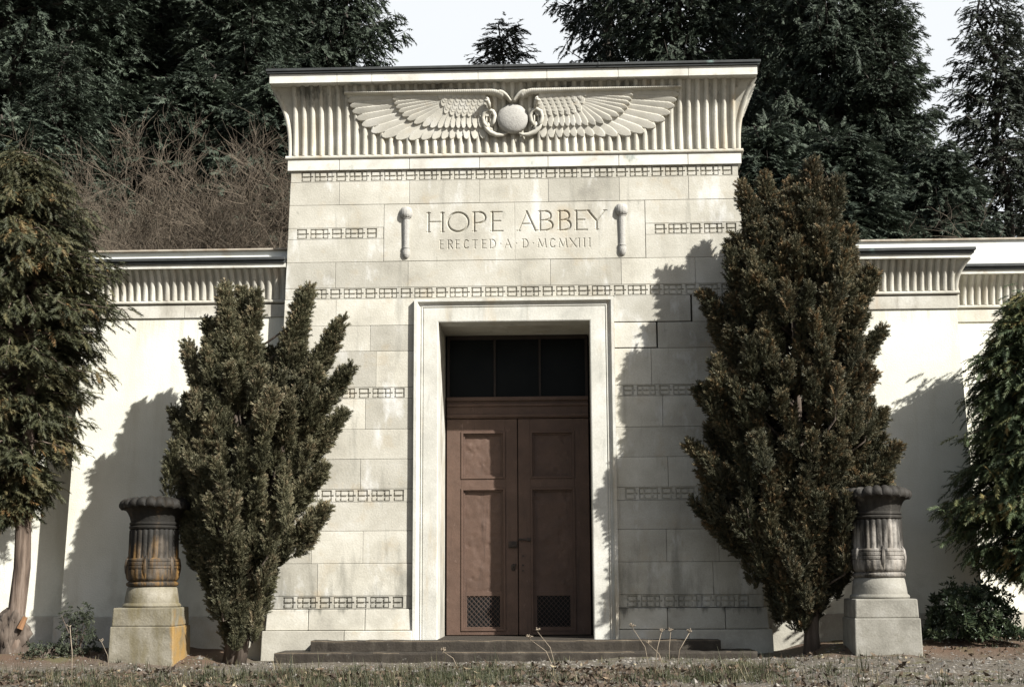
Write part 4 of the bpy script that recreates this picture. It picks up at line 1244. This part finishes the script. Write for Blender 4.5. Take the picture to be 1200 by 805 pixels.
def fir_mesh(H, Rm, seed, z_lo=.12, dens=1.0, drop=.25, nwh=None, gap=.0):
    g = np.random.default_rng(seed); limbs = MB(); Vs = []; tn = []
    nseg = 10
    limbs.tube([(g.normal()*.04*i, g.normal()*.04*i, H*i/nseg-.3) for i in range(nseg+1)], [max(.02, .016*H*(1-i/nseg)+.01) for i in range(nseg+1)], 8)
    z = H*z_lo
    while z < H*.985:
        f = z/H
        Lb = Rm*((1-f)**.62)*(1 if f > .3 else .75+.25*f/.3)+.12
        nb = 5 if f < .9 else 4
        a0 = g.uniform(0, 6.28)
        for k in range(nb):
            if g.random() < gap: continue
            a = a0+k*2*math.pi/nb+g.normal()*.25; L = Lb*g.uniform(.65, 1.2)
            out = np.array([math.cos(a), math.sin(a), 0.])
            dr = drop*(1-f)*g.uniform(.5, 1.3); rise = .35*f+.05
            b0 = np.array([0, 0, z]); e = b0+out*L+np.array([0, 0, (rise-dr)*L]); mid = b0+out*L*.5+np.array([0, 0, (rise*.2-dr*.75)*L])
            limbs.tube([tuple(b0), tuple(mid), tuple(e)], [.018*L+.008, .010*L+.005, .004], 3, caps=False)
            n = int((8+L*24)*dens)
            u = g.uniform(.12, 1, n)
            P = (1-u)[:, None]**2*b0+2*(u*(1-u))[:, None]*mid+(u**2)[:, None]*e
            sd = np.cross(out, [0, 0, 1.])
            lat = g.uniform(-1, 1, n)*(.42*L*(1-u)*.9+.16)
            P = P+sd*lat[:, None]+np.array([0, 0, 1.])*(-np.abs(lat)*.40+g.normal(size=n)*.10-.12*g.random(n))[:, None]
            Dv = out*g.uniform(.4, 1, (n, 1))+sd*(np.sign(lat)*g.uniform(.1, .9, n))[:, None]+np.array([0, 0, -.22])+g.normal(size=(n, 3))*.22
            upv = np.array([0, 0, 1.])+g.normal(size=(n, 3))*.3
            sc = g.uniform(.55, 1.15, n)*(1.1 if f < .8 else .8)
            k2 = int(g.integers(0, 4)); pt = g.uniform(-.16, .16)
            Vs.append(scatter(P, Dv, sc, SPR[k2], g, upv)); tn.append(np.repeat(np.clip(.45+pt+g.normal(0, .15, n), 0, 1), len(SPR[k2])))
        z += H*.0155*g.uniform(.7, 1.3)*(1 if f < .8 else .7)
    n = 8
    P = np.stack([g.normal(size=n)*.05, g.normal(size=n)*.05, H*np.linspace(.94, 1, n)], -1)
    Vs.append(scatter(P, np.array([[0, 0, 1.]])+g.normal(size=(n, 3))*.35, np.full(n, .6), SPR[0], g)); tn.append(np.repeat(np.full(n, .5), len(SPR[0])))
    return Vs, np.concatenate(tn), limbs


FIRS = []
for i, (H, Rm, dn, dp, gp) in enumerate(((26, 5.2, 1.0, .30, .05), (26, 4.4, 1.0, .38, .06), (24, 3.7, .62, .35, .15), (13, 3.0, 1.15, .2, .05))):
    Vs, tn, limbs = fir_mesh(H, Rm, 100+i, .10, dn, dp, gap=gp)
    e = thing('fir', 'x', 'tree', (0, 0, 0))
    tri_obj('crown', Vs, tn, 0, m_fir2 if i == 2 else m_fir, e)
    limbs.build('trunk', m_firbark, e, smooth=True)
    FIRS.append([e, False, H])


def fir(kind, px, toppx, y, label, rot, wide=1.0):
    e, used, H = FIRS[kind]
    if used:
        r = e.copy(); C.objects.link(r)
        for ch in e.children:
            c = ch.copy(); C.objects.link(c); c.parent = r
    else:
        r = e; FIRS[kind][1] = True
    x, zt = at(px, toppx, y)
    zg = float(ground_z(x, y))-.05
    r.location = (x, y, zg); k = (zt-zg)/H
    r.scale = (k*wide, k*wide, k); r.rotation_euler = (0, 0, rot)
    r['label'] = label; r['category'] = 'tree'; r['group'] = 'firs behind the mausoleum'
    return r


fir(0, 30, -420, 17, 'big dark fir at the far left rising out of the picture above the cedar', .3)
fir(1, 118, -380, 21, 'dense fir behind the bare thicket, second trunk of the left wood', 1.2)
fir(0, 215, -330, 25, 'fir right of centre in the left wood, its top out of view', 2.2)
fir(1, 300, -230, 20, 'fir close above the left end of the main cornice', 3.1)
fir(0, 400, -260, 27, 'tall fir behind the left part of the roofline with branch tips against the sky', 4.0, .74)
fir(1, 75, 40, 12.5, 'shorter dark fir just behind the left wing beside the cedar', 5.0, 1.1)
fir(3, 15, 130, 11, 'broad low fir behind the left cedar top', 1.0, 1.25)
fir(1, 165, -250, 33, 'back fir glimpsed between the left wood trunks', .8, 1.1)
fir(1, 345, -180, 34, 'back fir behind the left roof corner', 2.8, 1.0)
fir(0, 262, -300, 36, 'back fir filling the left wood over the thicket', 1.9, 1.0)
fir(0, 60, -330, 34, 'back fir filling the left wood near the picture edge', 3.9, 1.0)
fir(3, 235, 80, 15.5, 'small fir standing behind the brown bare thicket', 2.0, 1.25)
fir(3, 330, 70, 13, 'small fir tight behind the left end of the cornice', 5.6, 1.1)
fir(2, 592, 20, 30, 'lone small pointed fir top centred above the roofline against white sky', .5, 1.45)
fir(2, 705, -330, 27, 'open-branched fir right of the sky gap above the roof', 3.6, .66)
fir(0, 785, -330, 23, 'big black-green fir above the right part of the roof', 2.5, .72)
fir(1, 872, -220, 29, 'fir behind the right roof corner with sky holes between limbs', .9, .9)
fir(0, 955, -300, 21, 'massive fir directly above the right juniper', 5.3, .75)
fir(1, 1030, -60, 20, 'fir with rounded top left of the right sky gap', 4.4, .95)
fir(0, 905, -120, 34, 'back fir filling the wood above the right juniper', 2.9, 1.0)
fir(0, 1010, -40, 33, 'back fir low behind the rounded fir at right', .1, 1.0)
fir(3, 985, 150, 12, 'low dark fir behind the right wing parapet and juniper', 3.0, 1.3)
fir(3, 900, 140, 14, 'young fir half hidden by the right corner of the cornice', .2, 1.15)
fir(2, 1158, -60, 26, 'thin pale open fir standing apart near the right edge', 1.7, 1.0)
fir(2, 1225, -40, 31, 'pale open fir cut by the right edge', 4.8, 1.0)
fir(3, 1095, 165, 15, 'small fir low between the right sky gap and the parapet', 4.1, 1.1)

# ------------------------------------------------------------------ bare trees and thicket
def bare(name, label, x0, yc, h, spread, seed, nst=5, levels=4, cat='bare tree', group='leafless trees behind the wings'):
    g = random.Random(seed); zg = float(ground_z(x0, yc))
    t = thing(name, label, cat, (x0, yc, zg), group)
    stem = MB(); tw = MB()
    def grow(p, d, L, r0, lv):
        n = 4; pts = [p]; q = Vector(p)
        for i in range(n):
            d = (d+Vector((g.gauss(0, .2), g.gauss(0, .2), g.gauss(.04, .13)))).normalized(); q = q+d*L/n; pts.append(q.copy())
            if q.y+yc < 6.35: return
        rr = [r0*(1-.65*i/n) for i in range(n+1)]
        (stem if lv < 2 else tw).tube(pts, rr, 5 if lv < 2 else 3, g.random(), caps=False)
        if lv >= levels: return
        kids = g.randint(6, 9) if lv > 0 else g.randint(7, 10)
        for k in range(kids):
            f = g.uniform(.25, 1); i = min(n-1, int(f*n)); bp = pts[i].lerp(pts[i+1], f*n-i)
            ax = Vector((g.gauss(0, 1), g.gauss(0, 1), g.gauss(.25, .6))).normalized()
            nd = (d*.75+ax*.75).normalized()
            grow(bp, nd, L*g.uniform(.38, .62), max(.0046, r0*.40), lv+1)
    for s in range(nst):
        a = 6.28*s/nst+g.uniform(-.4, .4)
        d = Vector((math.cos(a)*spread, math.sin(a)*spread, 1)).normalized()
        grow(Vector((math.cos(a)*.12, math.sin(a)*.12, -.1)), d, h*g.uniform(.48, .64), .045, 0)
    stem.build('trunk', m_twig, t, smooth=True)
    tw.build('twigs', m_twig, t)
    return t


for i, (px, top, y, lab) in enumerate(((168, 205, 8.2, 'brown leafless tree beside the cedar top, leftmost of the thicket over the left wing'), (200, 150, 9.5, 'brown leafless tree behind the front row of the left thicket, beside the tallest'),
                                       (222, 100, 8.6, 'tallest brown leafless tree in the thicket above the left wing'), (258, 165, 8.0, 'dense twiggy leafless tree in the middle front of the left thicket'),
                                       (290, 150, 9.0, 'twiggy leafless tree behind the right half of the left thicket'), (318, 190, 8.3, 'leafless tree whose twigs touch the left side of the stone front'),
                                       (205, 200, 7.8, 'low broad leafless bush at the front of the left thicket'),
                                       (985, 205, 9.0, 'thin leafless tree rising over the right wing behind the juniper'), (1195, 225, 8.6, 'reddish leafless brush over the right wing at the picture edge'))):
    x, zt = at(px, top, y)
    bare('bare_tree', lab, x, y, zt-float(ground_z(x, y)), .36 if i < 7 else .3, 50+i, 11 if i < 7 else 3)

# ------------------------------------------------------------------ ground cover
g = np.random.default_rng(77)
# grass
n = 15000
gx_ = g.uniform(-7.5, 6.5, n); gy_ = g.uniform(-5.6, -1.0, n)
pr = np.where(gx_ < 2.6, smooth(-2.0, -3.4, gy_)*.9, .10)+.05
pr = pr*np.clip(.55+2.2*vnoise(gx_, gy_, .9, 41), 0, 1.3)
pr = np.maximum(pr, .95*np.exp(-((gx_-2.45)**2+(gy_+2.6)**2)/.10))
k = g.random(n) < pr
gx_, gy_ = gx_[k], gy_[k]; n = len(gx_)
nb = 7
bx_ = np.repeat(gx_, nb)+g.normal(0, .035, n*nb); by_ = np.repeat(gy_, nb)+g.normal(0, .035, n*nb); bz = ground_z(bx_, by_)-.01
hgt = np.repeat(g.uniform(.03, .10, n)*(1+1.6*(g.random(n) < .07)), nb)*g.uniform(.6, 1.2, n*nb)
a = g.uniform(0, 6.28, n*nb); lean = g.uniform(.1, .8, n*nb)
d = np.stack([np.cos(a), np.sin(a), 0*a], -1); sd = np.stack([-np.sin(a), np.cos(a), 0*a], -1)*.0045
B0 = np.stack([bx_, by_, bz], -1); Tp = B0+d*(lean*hgt)[:, None]; Tp[:, 2] += hgt
V = np.stack([B0-sd, B0+sd, Tp], 1).reshape(-1, 3)
tag(np_obj('grass', V, np.arange(len(V)).reshape(-1, 3), m_grass, None, False, np.repeat(np.clip(g.normal(.5, .25, n), 0, 1), nb)), 'thin weedy grass growing through the gravel in front', 'grass', kind='stuff')
# dead leaves
n = 17000
lx = g.uniform(-7.5, 7, n); ly = g.uniform(-5.6, -1.0, n)
pr = np.where(lx < 2.9, smooth(-1.6, -3.2, ly), .16)*np.clip(.6+2.0*vnoise(lx, ly, .8, 43), .08, 1)+.03
k = g.random(n) < pr; lx, ly = lx[k], ly[k]; n = len(lx)
sz = g.uniform(.018, .05, n); Nv = g.normal(size=(n, 3))*.55+np.array([0, 0, 1]); Nv /= np.linalg.norm(Nv, axis=1, keepdims=True)
A = np.cross(Nv, g.normal(size=(n, 3))); A /= np.linalg.norm(A, axis=1, keepdims=True); B = np.cross(Nv, A)
c = np.stack([lx, ly, ground_z(lx, ly)+sz*.5], -1); s3 = sz[:, None]
curl = Nv*s3*.35
q0, q1, q2, q3 = c-A*s3+curl, c-B*s3*.5, c+A*s3+curl*.6, c+B*s3*.5
V = np.stack([q0, q1, q3, q3, q1, q2], 1).reshape(-1, 3)
tag(np_obj('leaf_litter', V, np.arange(len(V)).reshape(-1, 3), m_leaf, None, False, np.repeat(np.clip(g.normal(.42, .25, n), 0, 1), 2)), 'brown dead leaves scattered over the foreground ground', 'leaf litter', kind='stuff')
# pebbles
n = 9000
lx = g.uniform(-7.5, 7.5, n); ly = g.uniform(-5.6, -.6, n)
k = (np.abs(lx) < 2.85) & (ly > -.8); lx, ly = lx[~k], ly[~k]; n = len(lx)
sz = g.uniform(.006, .02, n)*(1+(g.random(n) < .03)*1.6)
oc = np.array([[1, 0, 0], [-1, 0, 0], [0, 1, 0], [0, -1, 0], [0, 0, 1], [0, 0, -1.]])
V = np.stack([lx, ly, ground_z(lx, ly)], -1)[:, None]+(oc[None]*g.uniform(.5, 1.2, (n, 6, 1)))*sz[:, None, None]*np.array([1.2, 1, .7])
F0 = np.array([[0, 2, 4], [2, 1, 4], [1, 3, 4], [3, 0, 4], [2, 0, 5], [1, 2, 5], [3, 1, 5], [0, 3, 5]])
F = (np.arange(n)[:, None, None]*6+F0[None]).reshape(-1, 3)
tag(np_obj('gravel', V.reshape(-1, 3), F, m_peb, None, False, np.repeat(g.random(n), 8)), 'small grey stones of the gravel forecourt', 'gravel', kind='stuff')


# dried flower stalks
def stalk(px, pyb, pxt, pyt, y, heads, label, seed):
    r = random.Random(seed)
    xb, zb = at(px, pyb, y); xt_, zt = at(pxt, pyt, y)
    zb = float(ground_z(xb, y))
    t = thing('dried_flower', label, 'dried weed', (xb, y, zb), 'dried flower stalks in the foreground')
    m = MB(); tp = Vector((xt_-xb, 0, zt-zb)); md = tp*.5+Vector(((xb-xt_)*.18+r.uniform(-.01, .01), 0, .02))
    m.tube([(0, 0, -.03), md, tp], [.0042, .0035, .0028], 5, r.random()); m.build('stalk', m_dry, t, smooth=True)
    h = MB()
    for k in range(heads):
        a = r.uniform(0, 6.28); el = r.uniform(.2, 1.1); L = r.uniform(.02, .045)
        d = Vector((math.cos(a)*math.sin(el), math.sin(a)*math.sin(el), math.cos(el)))
        h.tube([tp, tp+d*L*.7, tp+d*L+Vector((0, 0, .005))], [.002, .0022, .0035], 4, r.random())
        h.lathe([(.002, -.005), (.007, 0), (.002, .006)], tuple(tp+d*L), 5, tone=r.random())
    h.build('seed_head', m_dry, t)
    return t


for i, a in enumerate(((650, 790, 620, 748, -2.5, 22, 'left of two dried seed heads crossing the steps under the door'), (652, 792, 630, 740, -2.6, 24, 'right of two dried seed heads crossing the steps under the door'),
                       (762, 795, 741, 735, -2.8, 14, 'tallest dried stalk leaning left before the right end of the steps'), (778, 778, 761, 755, -2.2, 14, 'short pale-headed dried stalk among the stems right of the door'),
                       (768, 790, 775, 741, -2.7, 14, 'dried flat-topped stalk standing in the middle of the right group'), (784, 775, 786, 740, -2.2, 12, 'upright thin dried stalk beside the flat-topped one'),
                       (793, 798, 808, 741, -3.0, 14, 'dried stalk leaning right at the right end of the stem group'), (538, 785, 519, 763, -2.6, 16, 'small bent dried seed head in front of the step, left of the vent'),
                       (84, 800, 82, 735, -3.6, 3, 'long thin straw stem before the small bush at left'), (128, 795, 119, 752, -2.2, 5, 'pale straw stub beside the left pedestal'))):
    stalk(*a, seed=60+i)
print('faces', sum(len(o.data.polygons) for o in S.objects if o.type == 'MESH'))
